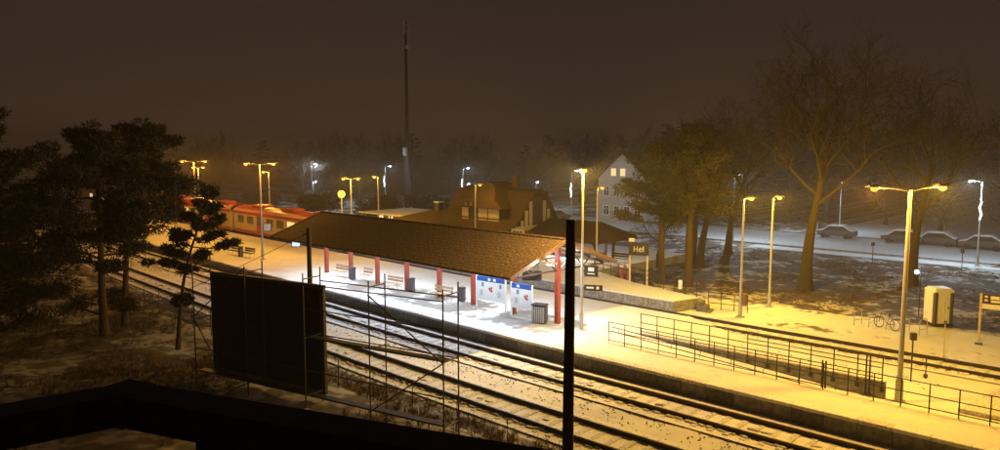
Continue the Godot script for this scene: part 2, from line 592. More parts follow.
func strip(x0: float, x1: float, za: float, zb: float, y: float, step := 2.0) -> ArrayMesh:
	var xs := steps([[x0, x1, step]])
	var pts := PackedVector3Array()
	var uv := PackedVector2Array()
	var nr := PackedVector3Array()
	var idx := PackedInt32Array()
	for i in xs.size():
		for z in [za, zb]:
			var p := Vector3(xs[i], y, z + bend(xs[i]))
			pts.append(p); nr.append(Vector3.UP)
			uv.append(Vector2((p.x + 130.0) / 140.0, (p.z + 40.5) / 13.5))
	for i in xs.size() - 1:
		var a := i * 2
		idx.append_array(PackedInt32Array([a, a + 1, a + 3, a, a + 3, a + 2]))
	var arr := []
	arr.resize(Mesh.ARRAY_MAX)
	arr[Mesh.ARRAY_VERTEX] = pts; arr[Mesh.ARRAY_NORMAL] = nr; arr[Mesh.ARRAY_TEX_UV] = uv; arr[Mesh.ARRAY_INDEX] = idx
	var m := ArrayMesh.new()
	m.add_surface_from_arrays(Mesh.PRIMITIVE_TRIANGLES, arr)
	return m

func platforms() -> void:
	var pm := mat("platform_cover", Color.WHITE, 0.75)
	pm.albedo_texture = platform_texture()
	pm.texture_repeat = false
	pm.detail_enabled = true
	pm.detail_blend_mode = BaseMaterial3D.BLEND_MODE_MUL
	pm.detail_albedo = M.ground_cover.detail_albedo
	pm.detail_uv_layer = BaseMaterial3D.DETAIL_UV_2
	pm.uv2_triplanar = true; pm.uv2_world_triplanar = true; pm.uv2_scale = Vector3.ONE * 0.6
	var root := structure_root("island_platform")
	part(root, "paving", strip(-130.0, -21.6, -27.95, -38.6, 0.75), pm)
	part(root, "paving", strip(-21.6, 10.0, -27.95, -30.62, 0.75), pm)
	# end of the wide part and back face
	var back := MB.new()
	var xs := steps([[-130.0, -21.6, 3.0]])
	for i in xs.size() - 1:
		back.face(Vector3(xs[i], 0, -38.6 + bend(xs[i])), Vector3(xs[i + 1], 0, -38.6 + bend(xs[i + 1])), Vector3(xs[i + 1], 0.75, -38.6 + bend(xs[i + 1])), Vector3(xs[i], 0.75, -38.6 + bend(xs[i])), Vector3(0, 0, -1))
	# the wide part slopes down to the yard past the canopy
	back.face(Vector3(-21.6, 0.745, -33.4), Vector3(-21.6, 0.745, -38.77), Vector3(-17.5, 0.0, -38.6), Vector3(-17.5, 0.0, -33.4), Vector3.UP)
	part(root, "back_face", back, M.snow)
	# facing panels along the near edge, each with open joints
	var pl := MB.new()
	pl.bevel(Vector3(0, 0.30, 0), Vector3(1.185, 0.62, 0.10), 0.012)
	var plm := pl.mesh()
	var cp := MB.new()
	cp.bevel(Vector3(0, 0.665, 0), Vector3(1.19, 0.14, 0.5), 0.02)
	var cpm := cp.mesh()
	var x := -104.0
	while x < 2.0:
		var a := atan2(-(bend(x + 0.6) - bend(x - 0.6)), 1.2)
		part(root, "facing_panel", plm, M.concrete if rng.randf() < 0.6 else M.concrete_dark, Vector3(x, 0, -27.93 + bend(x) + rng.randf_range(-0.008, 0.008)), a)
		part(root, "coping_slab", cpm, M.old_snow if rng.randf() < 0.3 else M.snow, Vector3(x, rng.randf_range(0.018, 0.026), -28.03 + bend(x)), a)
		x += 1.2
	# second platform with the station forecourt behind it
	var p2 := structure_root("side_platform")
	var ed := [Vector3(-24.4, 0.0, -42.0), Vector3(-23.8, 0, -44.15), Vector3(-30.0, 0, -45.9), Vector3(-35.5, 0, -48.4), Vector3(-35.0, 0, -62.0), Vector3(-92.0, 0, -66.0)]
	for q in [-92.0, -80.0, -70.0, -60.0, -50.0, -44.0, -38.0, -32.0]:
		ed.append(Vector3(q, 0, -42.0 + bend(q)))
	var slab := MB.new()
	slab.plate(ed, Vector3(0, 0.73, 0))
	part(p2, "slab", slab, M.concrete)
	var top := MB.new()
	var up := []
	for p in ed:
		up.append(p + Vector3(0, 0.734, 0))
	top.plate(up, Vector3(0, 0.03, 0))
	part(p2, "snow_cover", top, M.snow)
	var pl2 := MB.new()
	pl2.bevel(Vector3(0, 0.34, 0), Vector3(1.98, 0.68, 0.10), 0.012)
	var plm2 := pl2.mesh()
	var cp2 := MB.new()
	cp2.bevel(Vector3(0, 0.72, 0), Vector3(1.985, 0.10, 0.5), 0.02)
	var cpm2 := cp2.mesh()
	x = -25.4
	while x > -84.0:
		var a := atan2(-(bend(x + 1.0) - bend(x - 1.0)), 2.0)
		part(p2, "facing_panel", plm2, M.concrete, Vector3(x, 0, -41.93 + bend(x)), a)
		part(p2, "coping_slab", cpm2, M.snow, Vector3(x, 0.012, -42.09 + bend(x)), a)
		x -= 2.0
	# steps at the tip
	for i in 3:
		var st := MB.new()
		st.bevel(Vector3(-23.55 + i * 0.32, 0.30 - i * 0.13, -43.9), Vector3(0.34, 0.60 - i * 0.26, 1.1), 0.015, Basis(Vector3.UP, 0.27))
		part(p2, "step", st, M.concrete_dark)

func canopy() -> void:
	# local frame: x along the ridge (0 at the near gable, negative away), z 0 under the ridge
	var c := thing("platform_canopy", "long brown pitched canopy roof on red pillars over the island platform", "canopy", Vector3(-25.5, 0.75, -31.95), -0.036)
	var L := 25.6
	var hw := 4.4
	var ry := 4.75
	var ey := 3.16
	for s in [1.0, -1.0]:
		var r := MB.new()
		var courses := 14
		for i in courses:
			var t0 := float(i) / courses
			var t1 := float(i + 1) / courses + 0.012
			var y0 := lerpf(ry, ey, t0) + 0.05
			var y1 := lerpf(ry, ey, t1) + 0.058
			var z0: float = s * hw * t0
			var z1: float = s * hw * t1
			r.face(Vector3(0.15, y0, z0), Vector3(-L, y0, z0), Vector3(-L, y1, z1), Vector3(0.15, y1, z1), Vector3(0, 1, s))
			r.face(Vector3(0.15, y1, z1), Vector3(-L, y1, z1), Vector3(-L, y1 - 0.01, z1), Vector3(0.15, y1 - 0.01, z1), Vector3(0, 0, s))
		r.plate([Vector3(0.15, ry, 0), Vector3(0.15, ey, s * hw), Vector3(-L, ey, s * hw), Vector3(-L, ry, 0)], Vector3(0, 0.045, 0))
		part(c, "roof_slope", r, M.shingle)
		var soffit := MB.new()
		soffit.plate([Vector3(0.1, ry - 0.05, 0), Vector3(0.1, ey - 0.05, s * hw), Vector3(-L + 0.05, ey - 0.05, s * hw), Vector3(-L + 0.05, ry - 0.05, 0)], Vector3(0, 0.04, 0))
		part(c, "soffit", soffit, M.wood)
		var g := MB.new()
		g.tube([Vector3(0.2, ey + 0.0, s * (hw + 0.07)), Vector3(-L - 0.05, ey + 0.0, s * (hw + 0.07))], [0.07, 0.07], 8)
		for i in 26:
			g.box(Vector3(-0.2 - i * 1.0, ey + 0.03, s * (hw + 0.03)), Vector3(0.03, 0.16, 0.16))
		part(c, "gutter", g, M.roof_brown)
		for e in [0.16, -L - 0.03]:
			var bb := MB.new()
			bb.beam(Vector3(e, ry + 0.02, 0), Vector3(e, ey + 0.0, s * (hw + 0.02)), 0.045, 0.2)
			part(c, "barge_board", bb, M.wood)
		for z in [1.4, 2.9, 4.1]:
			var pu := MB.new()
			var y: float = lerpf(ry, ey, z / hw) - 0.15
			pu.box(Vector3(-L * 0.5, y, s * z), Vector3(L - 0.1, 0.16, 0.1))
			part(c, "purlin", pu, M.wood)
	var rc := MB.new()
	rc.tube([Vector3(0.17, ry + 0.06, 0), Vector3(-L - 0.02, ry + 0.06, 0)], [0.1, 0.1], 8)
	part(c, "ridge_cap", rc, M.shingle)
	var px := [-0.5, -4.0, -7.55, -10.9, -14.45, -18.0, -21.5, -25.0]
	for i in 8:
		var p := MB.new()
		p.bevel(Vector3(px[i], 2.2, 0), Vector3(0.27, 4.4, 0.27), 0.02)
		part(c, "pillar", p, M.red_paint)
		var t := MB.new()
		for s in [1.0, -1.0]:
			t.beam(Vector3(px[i], 3.02, 0.1 * s), Vector3(px[i], 3.02, s * 4.1), 0.05, 0.08)
			t.beam(Vector3(px[i], 2.98, 0.1 * s), Vector3(px[i], 3.95, s * 1.3), 0.05, 0.06)
			t.beam(Vector3(px[i], 3.9, s * 1.3), Vector3(px[i], 3.06, s * 2.2), 0.05, 0.06)
			t.beam(Vector3(px[i], 3.06, s * 2.2), Vector3(px[i], 3.55, s * 2.9), 0.05, 0.06)
			t.beam(Vector3(px[i], 4.5, s * 0.1), Vector3(px[i], 3.06, s * 4.1), 0.07, 0.12)
		part(c, "truss", t, M.roof_brown)
		# luminaire on each side of every pillar top
		for s in [1.0]:
			var lp := Vector3(px[i] + (0.0 if i > 0 else 0.1), 3.55, 0)
			for s2 in [1.0, -1.0]:
				var off := Vector3(-0.02, 0.12, -0.42) if s2 < 0.0 else Vector3(1.2, 0.16, 2.1)
				var hb := MB.new()
				hb.bevel(lp + off + Vector3(0, 0.08, 0), Vector3(0.9, 0.08, 0.2), 0.02)
				part(c, "lamp_housing", hb, M.galvanised)
				var tb := MB.new()
				tb.bevel(lp + off, Vector3(0.46, 0.07, 0.13), 0.02)
				part(c, "lamp_tube", tb, M.tube_glass)
				lamp_light(c, lp + off, Color(0.90, 0.95, 1.0), 12.0, 0.1)

func railing(root: Node3D, pts: Array, hgt: float, rails: Array, post_every: float, m: Material, r := 0.024, tops: Array = []) -> void:
	# pts: polyline along the foot; posts as parts, each rail a part
	var at := 0.0
	for i in pts.size() - 1:
		var a: Vector3 = pts[i]
		var b: Vector3 = pts[i + 1]
		var n := maxi(1, roundi(a.distance_to(b) / post_every))
		for k in n + (1 if i == pts.size() - 2 else 0):
			var p := a.lerp(b, float(k) / n)
			var mb := MB.new()
			mb.bar(p + Vector3(0, -0.25 if hgt > 1.12 else 0.0, 0), p + Vector3(0, hgt, 0), r, 6)
			part(root, "post", mb, m)
	for y in rails:
		var mb := MB.new()
		for i in pts.size() - 1:
			mb.bar(pts[i] + Vector3(0, y, 0), pts[i + 1] + Vector3(0, y, 0), r * 0.9, 6)
		part(root, "rail", mb, m)

func ramp() -> void:
	var st := structure_root("ramp")
	var fl := MB.new()
	fl.face(Vector3(-21.6, 0.752, -30.62), Vector3(-21.6, 0.752, -33.1), Vector3(-9.2, 0.035, -33.1), Vector3(-9.2, 0.035, -30.62), Vector3.UP)
	fl.face(Vector3(-9.2, 0.035, -30.62), Vector3(-9.2, 0.035, -33.1), Vector3(8.0, 0.035, -33.1), Vector3(8.0, 0.035, -30.62), Vector3.UP)
	part(st, "ramp_floor", fl, M.snow)
	var w := MB.new()
	w.bevel(Vector3(-15.4, 0.35, -33.22), Vector3(12.4, 0.86, 0.24), 0.015)
	part(st, "side_wall", w, M.concrete)
	var cap := MB.new()
	cap.bevel(Vector3(-15.4, 0.79, -33.22), Vector3(12.42, 0.05, 0.28), 0.015)
	part(st, "wall_cap", cap, M.snow)
	var inner := MB.new()
	inner.bevel(Vector3(-6.0, 0.36, -30.55), Vector3(31.2, 0.74, 0.12), 0.012)
	part(st, "side_wall", inner, M.concrete)
	var nr := thing("railing", "long near steel railing along the platform beside the ramp", "railing")
	railing(nr, [Vector3(-21.4, 0.75, -30.42), Vector3(-4.0, 0.75, -30.42), Vector3(6.0, 0.75, -30.42)], 1.1, [1.09, 0.62, 0.16], 0.967, M.dark_iron, 0.024)
	var hr := thing("handrail", "pair of sloping handrails following the ramp down inside the near railing", "handrail")
	for y in [0.88, 0.66]:
		var mb := MB.new()
		mb.bar(Vector3(-21.4, 0.75 + y - 0.1, -30.7), Vector3(-9.3, 0.03 + y - 0.1, -30.7), 0.024)
		part(hr, "rail", mb, M.dark_iron)
	for i in 8:
		var t := (i + 0.3) / 8.0
		var br := MB.new()
		var q := Vector3(lerpf(-21.4, -9.3, t), lerpf(0.75, 0.03, t), -30.7)
		br.bar(q + Vector3(0, 0.5, 0.12), q + Vector3(0, 0.78, 0), 0.014)
		part(hr, "bracket", br, M.dark_iron)
	var fr := thing("railing", "far steel railing bolted to the side of the ramp's brown wall", "railing")
	for i in 13:
		var x := lerpf(-21.2, -9.3, i / 12.0)
		var mb := MB.new()
		mb.bar(Vector3(x, 0.42, -33.06), Vector3(x, 1.88, -33.06), 0.026)
		var post := part(fr, "post", mb, M.dark_iron)
		var bp := MB.new()
		bp.bevel(Vector3(x, 0.45, -33.07), Vector3(0.16, 0.2, 0.05), 0.01)
		part(post, "base_plate", bp, M.dark_iron)
	for y in [1.86, 1.38, 0.92]:
		var mb := MB.new()
		mb.bar(Vector3(-21.2, y, -33.06), Vector3(-9.3, y, -33.06), 0.024)
		part(fr, "rail", mb, M.dark_iron)
	for d in [[-9.85, -33.0, "left"], [-10.9, -30.85, "right"]]:
		var g := thing("gate_post", "twin steel gate post at the foot of the ramp by the tall lamp" if d[2] == "left" else "twin steel gate post against the near railing at the ramp foot", "post", Vector3(d[0], 0.1, d[1]), 0.0, "twin gate posts at the ramp foot")
		for o in [-0.07, 0.07]:
			var mb := MB.new()
			mb.bar(Vector3(o, 0, 0), Vector3(o, 1.75, 0), 0.035)
			part(g, "post", mb, M.dark_iron)
		var pt := MB.new()
		pt.bevel(Vector3(0, 0.02, 0), Vector3(0.34, 0.04, 0.2), 0.01)
		part(g, "base_plate", pt, M.dark_iron)
	var pad := MB.new()
	pad.plate([Vector3(-6.6, 0.03, -33.6), Vector3(-5.6, 0.03, -39.4), Vector3(4.0, 0.03, -39.4), Vector3(4.0, 0.03, -33.6)], Vector3(0, 0.14, 0))
	structure("crossing", pad, M.old_snow)

func window_part(root: Node3D, at: Vector3, w: float, h: float, turn: float, glass: Material, frame: Material) -> void:
	var b := Basis(Vector3.UP, turn)
	var f := MB.new()
	f.box(at + b * Vector3(0, h * 0.5 + 0.04, 0.02), Vector3(w + 0.16, 0.08, 0.08), b)
	f.box(at + b * Vector3(0, -h * 0.5 - 0.04, 0.03), Vector3(w + 0.22, 0.08, 0.12), b)
	f.box(at + b * Vector3(-w * 0.5 - 0.04, 0, 0.02), Vector3(0.08, h, 0.08), b)
	f.box(at + b * Vector3(w * 0.5 + 0.04, 0, 0.02), Vector3(0.08, h, 0.08), b)
	f.box(at + b * Vector3(0, 0, 0.02), Vector3(0.05, h, 0.05), b)
	f.box(at + b * Vector3(0, h * 0.15, 0.022), Vector3(w, 0.045, 0.05), b)
	var o := part(root, "window", f, frame)
	var g := MB.new()
	g.box(at + b * Vector3(0, 0, 0.0), Vector3(w, h, 0.02), b)
	part(o, "pane", g, glass)

func station() -> void:
	var B := 0.76
	var s := thing("station_building", "brown tiled station house with half timbered gables and one chimney", "building", Vector3(-48.6, B, -51.4))
	# local: ridge along x at z 0, gable end at x=+4.6, gabled dormer towards +z centred at x=-0.9
	var wl := MB.new()
	wl.box(Vector3(-0.2, 1.45, 0), Vector3(9.2, 2.9, 6.2))
	part(s, "wall", wl, M.cream)
	# bell-cast roof: profile of half span
	var prof := [Vector2(0.0, 6.05), Vector2(0.9, 5.75), Vector2(1.7, 4.75), Vector2(2.5, 3.55), Vector2(3.3, 2.75), Vector2(4.3, 2.35)]
	var ro := MB.new()
	for sg in [1.0, -1.0]:
		for i in prof.size() - 1:
			var a: Vector2 = prof[i]
			var b: Vector2 = prof[i + 1]
			ro.plate([Vector3(4.9 - a.x * 0.15, a.y, sg * a.x), Vector3(4.9 - b.x * 0.15, b.y, sg * b.x), Vector3(-5.3, b.y, sg * b.x), Vector3(-5.3, a.y, sg * a.x)], Vector3(0, 0.14, 0))
	var roof := part(s, "roof", ro, M.roof_brown)
	var ch := MB.new()
	ch.bevel(Vector3(1.5, 6.5, -0.2), Vector3(0.62, 1.6, 0.5), 0.02)
	ch.bevel(Vector3(1.5, 7.3, -0.2), Vector3(0.74, 0.12, 0.62), 0.02)
	part(roof, "chimney", ch, M.roof_brown)
	# gable end facing +x: cream infill between dark posts
	var gx := 4.35
	var ge := MB.new()
	ge.plate([Vector3(gx, 2.6, 3.0), Vector3(gx, 2.6, -3.0), Vector3(gx, 3.55, -2.3), Vector3(gx, 5.5, -0.9), Vector3(gx, 5.5, 0.9), Vector3(gx, 3.55, 2.3)], Vector3(-0.15, 0, 0))
	part(s, "gable_wall", ge, M.dark_wood)
	for q in [[-2.1, 0.35, 3.4], [-1.55, 0.42, 4.3], [-0.95, 0.42, 5.1], [0.95, 0.42, 5.1], [1.55, 0.42, 4.3], [2.1, 0.35, 3.4]]:
		var ip := MB.new()
		var top: float = q[2]
		ip.box(Vector3(gx + 0.012, (2.75 + top) * 0.5, q[0]), Vector3(0.03, top - 2.75, q[1]))
		part(s, "infill_panel", ip, M.cream)
	# dormer towards the platforms
	var dz := 2.9
	var dx := -0.2
	var dw := MB.new()
	dw.box(Vector3(dx, 3.5, dz - 1.6), Vector3(5.3, 2.2, 3.2))
	var dwall := part(s, "dormer", dw, M.dark_wood)
	for q in [[-2.0, 0.85], [-0.95, 0.12], [0.35, 1.15], [1.75, 1.35]]:
		for r in [[3.0, 0.72], [4.0, 1.02]]:
			if q[1] < 0.2: continue
			var ip := MB.new()
			ip.box(Vector3(dx + q[0], r[0], dz + 0.02), Vector3(q[1], r[1], 0.05))
			part(dwall, "infill_panel", ip, M.cream)
	var dr := MB.new()
	var pr := [Vector2(3.15, 4.35), Vector2(2.2, 5.1), Vector2(1.5, 6.0), Vector2(0.75, 6.5), Vector2(0.0, 6.62)]
	for sg in [1.0, -1.0]:
		for i in pr.size() - 1:
			var a: Vector2 = pr[i]
			var b: Vector2 = pr[i + 1]
			var za := dz + 0.45 - maxf(0.0, a.y - 5.0) * 0.9
			var zb := dz + 0.45 - maxf(0.0, b.y - 5.0) * 0.9
			dr.plate([Vector3(dx + sg * a.x, a.y, za), Vector3(dx + sg * b.x, b.y, zb), Vector3(dx + sg * b.x, b.y, -0.6), Vector3(dx + sg * a.x, a.y, -0.6)], Vector3(0, 0.12, 0))
	# hipped front of the dormer roof
	for i in pr.size() - 1:
		var a: Vector2 = pr[i]
		var b: Vector2 = pr[i + 1]
		var za := dz + 0.45 - maxf(0.0, a.y - 5.0) * 0.9
		var zb := dz + 0.45 - maxf(0.0, b.y - 5.0) * 0.9
		dr.face(Vector3(dx - a.x, a.y + 0.05, za), Vector3(dx + a.x, a.y + 0.05, za), Vector3(dx + b.x, b.y + 0.05, zb), Vector3(dx - b.x, b.y + 0.05, zb), Vector3(0, 0.5, 1))
	part(s, "dormer_roof", dr, M.roof_brown)
	for q in [-0.55, 0.1]:
		window_part(s, Vector3(dx + q - 0.9, 4.72, dz + 0.42), 0.4, 0.28, 0.0, M.cream, M.dark_wood)
	# lean-to roof in front, lights below it
	var lt := MB.new()
	lt.plate([Vector3(-6.2, 2.55, 3.0), Vector3(6.5, 2.55, 3.0), Vector3(6.5, 2.1, 5.6), Vector3(-6.2, 2.1, 5.6)], Vector3(0, 0.12, 0))
	part(s, "porch_roof", lt, M.roof_brown)
	for i in 6:
		var po := MB.new()
		po.bevel(Vector3(-5.6 + i * 2.3, 1.05, 5.2), Vector3(0.16, 2.1, 0.16), 0.015)
		part(s, "porch_post", po, M.dark_wood)
	for i in 5:
		window_part(s, Vector3(-3.9 + i * 1.85, 1.4, 3.11), 1.0, 1.2, 0.0, M.hall_lit, M.dark_wood)
	var sg2 := thing("name_board", "small pale name board on the station canopy roof edge", "sign", Vector3(-42.6, 3.15, -46.9), 0.0)
	var sb := MB.new()
	sb.bevel(Vector3(0, 0.3, 0), Vector3(1.5, 0.5, 0.06), 0.01)
	sb.bar(Vector3(-0.5, -0.25, 0), Vector3(-0.5, 0.1, 0), 0.03)
	sb.bar(Vector3(0.5, -0.25, 0), Vector3(0.5, 0.1, 0), 0.03)
	part(sg2, "board", sb, M.sign_white)
	var sk := MB.new()
	for i in 3:
		sk.box(Vector3(-0.4 + i * 0.4, 0.3, 0.034), Vector3(0.28, 0.24, 0.01))
	part(sg2, "print", sk, M.wood)

	# covered concourse reaching right from the station house
	var c := thing("concourse_canopy", "low brown hipped canopy on dark posts beside the station house", "canopy", Vector3(-37.0, B, -53.1))
	var cr := MB.new()
	var e0 := 2.0
	var X0 := -8.2
	var A := Vector3(X0, e0, 4.2)
	var Bc := Vector3(0.4, e0, 3.0)
	var D := Vector3(0.4, e0, -3.0)
	var E := Vector3(X0, e0, -4.2)
	var r0 := Vector3(X0, 3.35, 0)
	var r1 := Vector3(-1.4, 3.3, -0.2)
	cr.plate([A, Bc, r1, r0], Vector3(0, 0.12, 0))
	cr.plate([Bc, D, r1], Vector3(0, 0.12, 0))
	cr.plate([D, E, r0, r1], Vector3(0, 0.12, 0))
	part(c, "roof", cr, M.roof_brown)
	var fa := MB.new()
	fa.beam(Bc + Vector3(0.02, 0, 0), D + Vector3(0.02, 0, 0), 0.06, 0.3)
	fa.beam(A, Bc, 0.06, 0.3)
	part(c, "fascia", fa, M.roof_brown)
	for p in [Vector3(0, 0, 2.6), Vector3(0, 0, 0), Vector3(0, 0, -2.7), Vector3(-2.8, 0, 2.9), Vector3(-2.8, 0, -2.8), Vector3(-5.6, 0, 3.3), Vector3(-5.6, 0, -3.0)]:
		var po := MB.new()
		po.bevel(p + Vector3(0, 1.0, 0), Vector3(0.2, 2.0, 0.2), 0.02)
		part(c, "post", po, M.dark_wood)
		var k := MB.new()
		k.beam(p + Vector3(0, 1.45, 0), p + Vector3(0, 1.98, 0.55), 0.1, 0.1)
		k.beam(p + Vector3(0, 1.45, 0), p + Vector3(0, 1.98, -0.55), 0.1, 0.1)
		part(c, "knee_brace", k, M.dark_wood)
	for p in [Vector3(-3.0, 1.88, 0.0), Vector3(-6.2, 1.88, 0.5)]:
		var tb := MB.new()
		tb.bevel(p, Vector3(0.46, 0.06, 0.14), 0.015)
		part(c, "lamp_tube", tb, M.tube_glass)
		lamp_light(c, p, Color(1.0, 0.95, 0.86), 9.0, 0.1)
	# benches on the concourse seen as low dark blocks
	for d in [[Vector3(-37.9, B, -52.0), "dark bench standing nearest on the lit concourse", 0.1], [Vector3(-36.2, B, -52.9), "dark bench beside the concourse's end posts", 0.1]]:
		bench(d[0], d[2], d[1], M.dark_wood, "benches on the concourse")

	# shelters further left
	var sh := [[Vector3(-70.5, B, -57.5), 9.0, 8.0, "flat roofed shelter with snow on top left of the station house", 0.15], [Vector3(-60.5, B, -54.5), 8.6, 7.6, "low hipped shelter with a small dark chimney beside the station house", 0.9]]
	for k in 2:
		var q = sh[k]
		var h := thing("shelter", q[3], "shelter", q[0])
		var w2: float = q[1] * 0.5
		var d2: float = q[2] * 0.5
		var rr := MB.new()
		var ap: float = q[4]
		var a := Vector3(-w2, 2.1, d2)
		var b := Vector3(w2, 2.1, d2)
		var cc := Vector3(w2, 2.1, -d2)
		var d := Vector3(-w2, 2.1, -d2)
		var t0 := Vector3(-w2 * 0.4, 2.1 + ap, 0)
		var t1 := Vector3(w2 * 0.4, 2.1 + ap, 0)
		rr.plate([a, b, t1, t0], Vector3(0, 0.15, 0)); rr.plate([b, cc, t1], Vector3(0, 0.15, 0)); rr.plate([cc, d, t0, t1], Vector3(0, 0.15, 0)); rr.plate([d, a, t0], Vector3(0, 0.15, 0))
		var ro2 := part(h, "roof", rr, M.old_snow if k == 0 else M.roof_brown)
		if k == 1:
			var cm := MB.new()
			cm.bevel(Vector3(-0.6, 3.5, 0.2), Vector3(0.7, 1.0, 0.7), 0.02)
			part(ro2, "chimney", cm, M.dark_wood)
			var cs := MB.new()
			cs.bevel(Vector3(-0.6, 4.03, 0.2), Vector3(0.84, 0.1, 0.84), 0.02)
			part(ro2, "chimney_cap", cs, M.snow)
		var wb := MB.new()
		wb.box(Vector3(0, 1.05, -0.6), Vector3(q[1] - 1.6, 2.1, q[2] - 3.2))
		part(h, "wall", wb, M.cream)
		for i in 4:
			window_part(h, Vector3(-w2 + 1.7 + i * (q[1] - 3.4) / 3.0, 1.3, -0.6 + (q[2] - 3.2) * 0.5 + 0.01), 0.9, 0.9, 0.0, M.hall_lit, M.dark_wood)
		for i in 4:
			var po := MB.new()
			po.bevel(Vector3(-w2 + 0.5 + i * (q[1] - 1.0) / 3.0, 1.05, d2 - 0.35), Vector3(0.14, 2.1, 0.14), 0.015)
			part(h, "post", po, M.dark_wood)

	# train standing on the far track
	var tr := thing("train", "red roofed cream railcar train standing beyond the island platform", "train", Vector3(-60.0, 0.0, -40.3 + bend(-60.0)), -0.048)
	for k in 4:
		var x0 := -k * 24.0
		var car := MB.new()
		car.bevel(Vector3(x0 - 11.75, 2.15, 0), Vector3(23.2, 2.5, 2.75), 0.12)
		var body := part(tr, "carriage_body", car, M.train_cream)
		var rf := MB.new()
		for i in 6:
			var a0 := PI * i / 6.0
			var a1 := PI * (i + 1) / 6.0
			rf.face(Vector3(x0 - 0.2, 3.4 + 0.62 * sin(a0), 1.42 * cos(a0)), Vector3(x0 - 23.3, 3.4 + 0.62 * sin(a0), 1.42 * cos(a0)), Vector3(x0 - 23.3, 3.4 + 0.62 * sin(a1), 1.42 * cos(a1)), Vector3(x0 - 0.2, 3.4 + 0.62 * sin(a1), 1.42 * cos(a1)), Vector3(0, sin(a0 + 0.2), cos(a0 + 0.2)))
		rf.box(Vector3(x0 - 11.75, 3.36, 0), Vector3(23.25, 0.12, 2.86))
		for i in 3:
			rf.bevel(Vector3(x0 - 4.5 - i * 7.0, 4.08, 0), Vector3(2.8, 0.28, 1.4), 0.06)
		part(tr, "roof", rf, M.train_red)
		var band := MB.new()
		band.box(Vector3(x0 - 11.75, 1.15, 1.39), Vector3(23.0, 0.3, 0.03))
		band.box(Vector3(x0 - 11.75, 3.2, 1.39), Vector3(23.0, 0.16, 0.03))
		part(tr, "stripe", band, M.train_red)
		for i in 9:
			if i == 2 or i == 6:
				var dd := MB.new()
				dd.bevel(Vector3(x0 - 2.2 - i * 2.4, 2.1, 1.385), Vector3(1.5, 2.1, 0.05), 0.02)
				var door := part(tr, "door", dd, M.train_red)
				var dg := MB.new()
				dg.box(Vector3(x0 - 2.2 - i * 2.4, 2.5, 1.415), Vector3(1.1, 0.9, 0.02))
				part(door, "pane", dg, M.glass_dark)
			else:
				var wg := MB.new()
				wg.bevel(Vector3(x0 - 2.2 - i * 2.4, 2.5, 1.38), Vector3(1.55, 0.85, 0.04), 0.015)
				part(tr, "window", wg, M.glass_dark if (i + k) % 3 else M.window_lit)
		for bx in [-3.6, -19.6]:
			var bg := MB.new()
			bg.box(Vector3(x0 + bx, 0.62, 0), Vector3(3.0, 0.35, 2.2))
			for q in [-1.0, 1.0]:
				for z in [-0.75, 0.75]:
					bg.tube([Vector3(x0 + bx + q, 0.62, z - 0.06), Vector3(x0 + bx + q, 0.62, z + 0.06)], [0.42, 0.42], 14)
			part(tr, "bogie", bg, M.train_grey)
		if k < 3:
			var gw := MB.new()
			gw.box(Vector3(x0 - 23.75, 2.1, 0), Vector3(0.62, 2.2, 1.8))
			part(tr, "gangway", gw, M.rubber)

func bench(at: Vector3, turn: float, label: String, m: Material, group := "") -> Node3D:
	var b := thing("bench", label, "bench", at, turn, group)
	var s := MB.new()
	for i in 3:
		s.bevel(Vector3(0, 0.45, 0.05 + i * 0.15), Vector3(1.7, 0.035, 0.13), 0.008)
	part(b, "seat", s, m)
	var k := MB.new()
	k.bevel(Vector3(0, 0.82, -0.08), Vector3(1.7, 0.16, 0.03), 0.008, Basis(Vector3.RIGHT, -0.15))
	k.bevel(Vector3(0, 0.62, -0.05), Vector3(1.7, 0.16, 0.03), 0.008, Basis(Vector3.RIGHT, -0.15))
	part(b, "backrest", k, m)
	for x in [-0.75, 0.75]:
		var l := MB.new()
		l.bar(Vector3(x, 0, 0.42), Vector3(x, 0.68, 0.42), 0.02)
		l.bar(Vector3(x, 0, 0.0), Vector3(x, 0.95, -0.11), 0.02)
		l.bar(Vector3(x, 0.67, 0.42), Vector3(x, 0.67, -0.06), 0.02)
		part(b, "leg", l, M.galvanised)
	return b

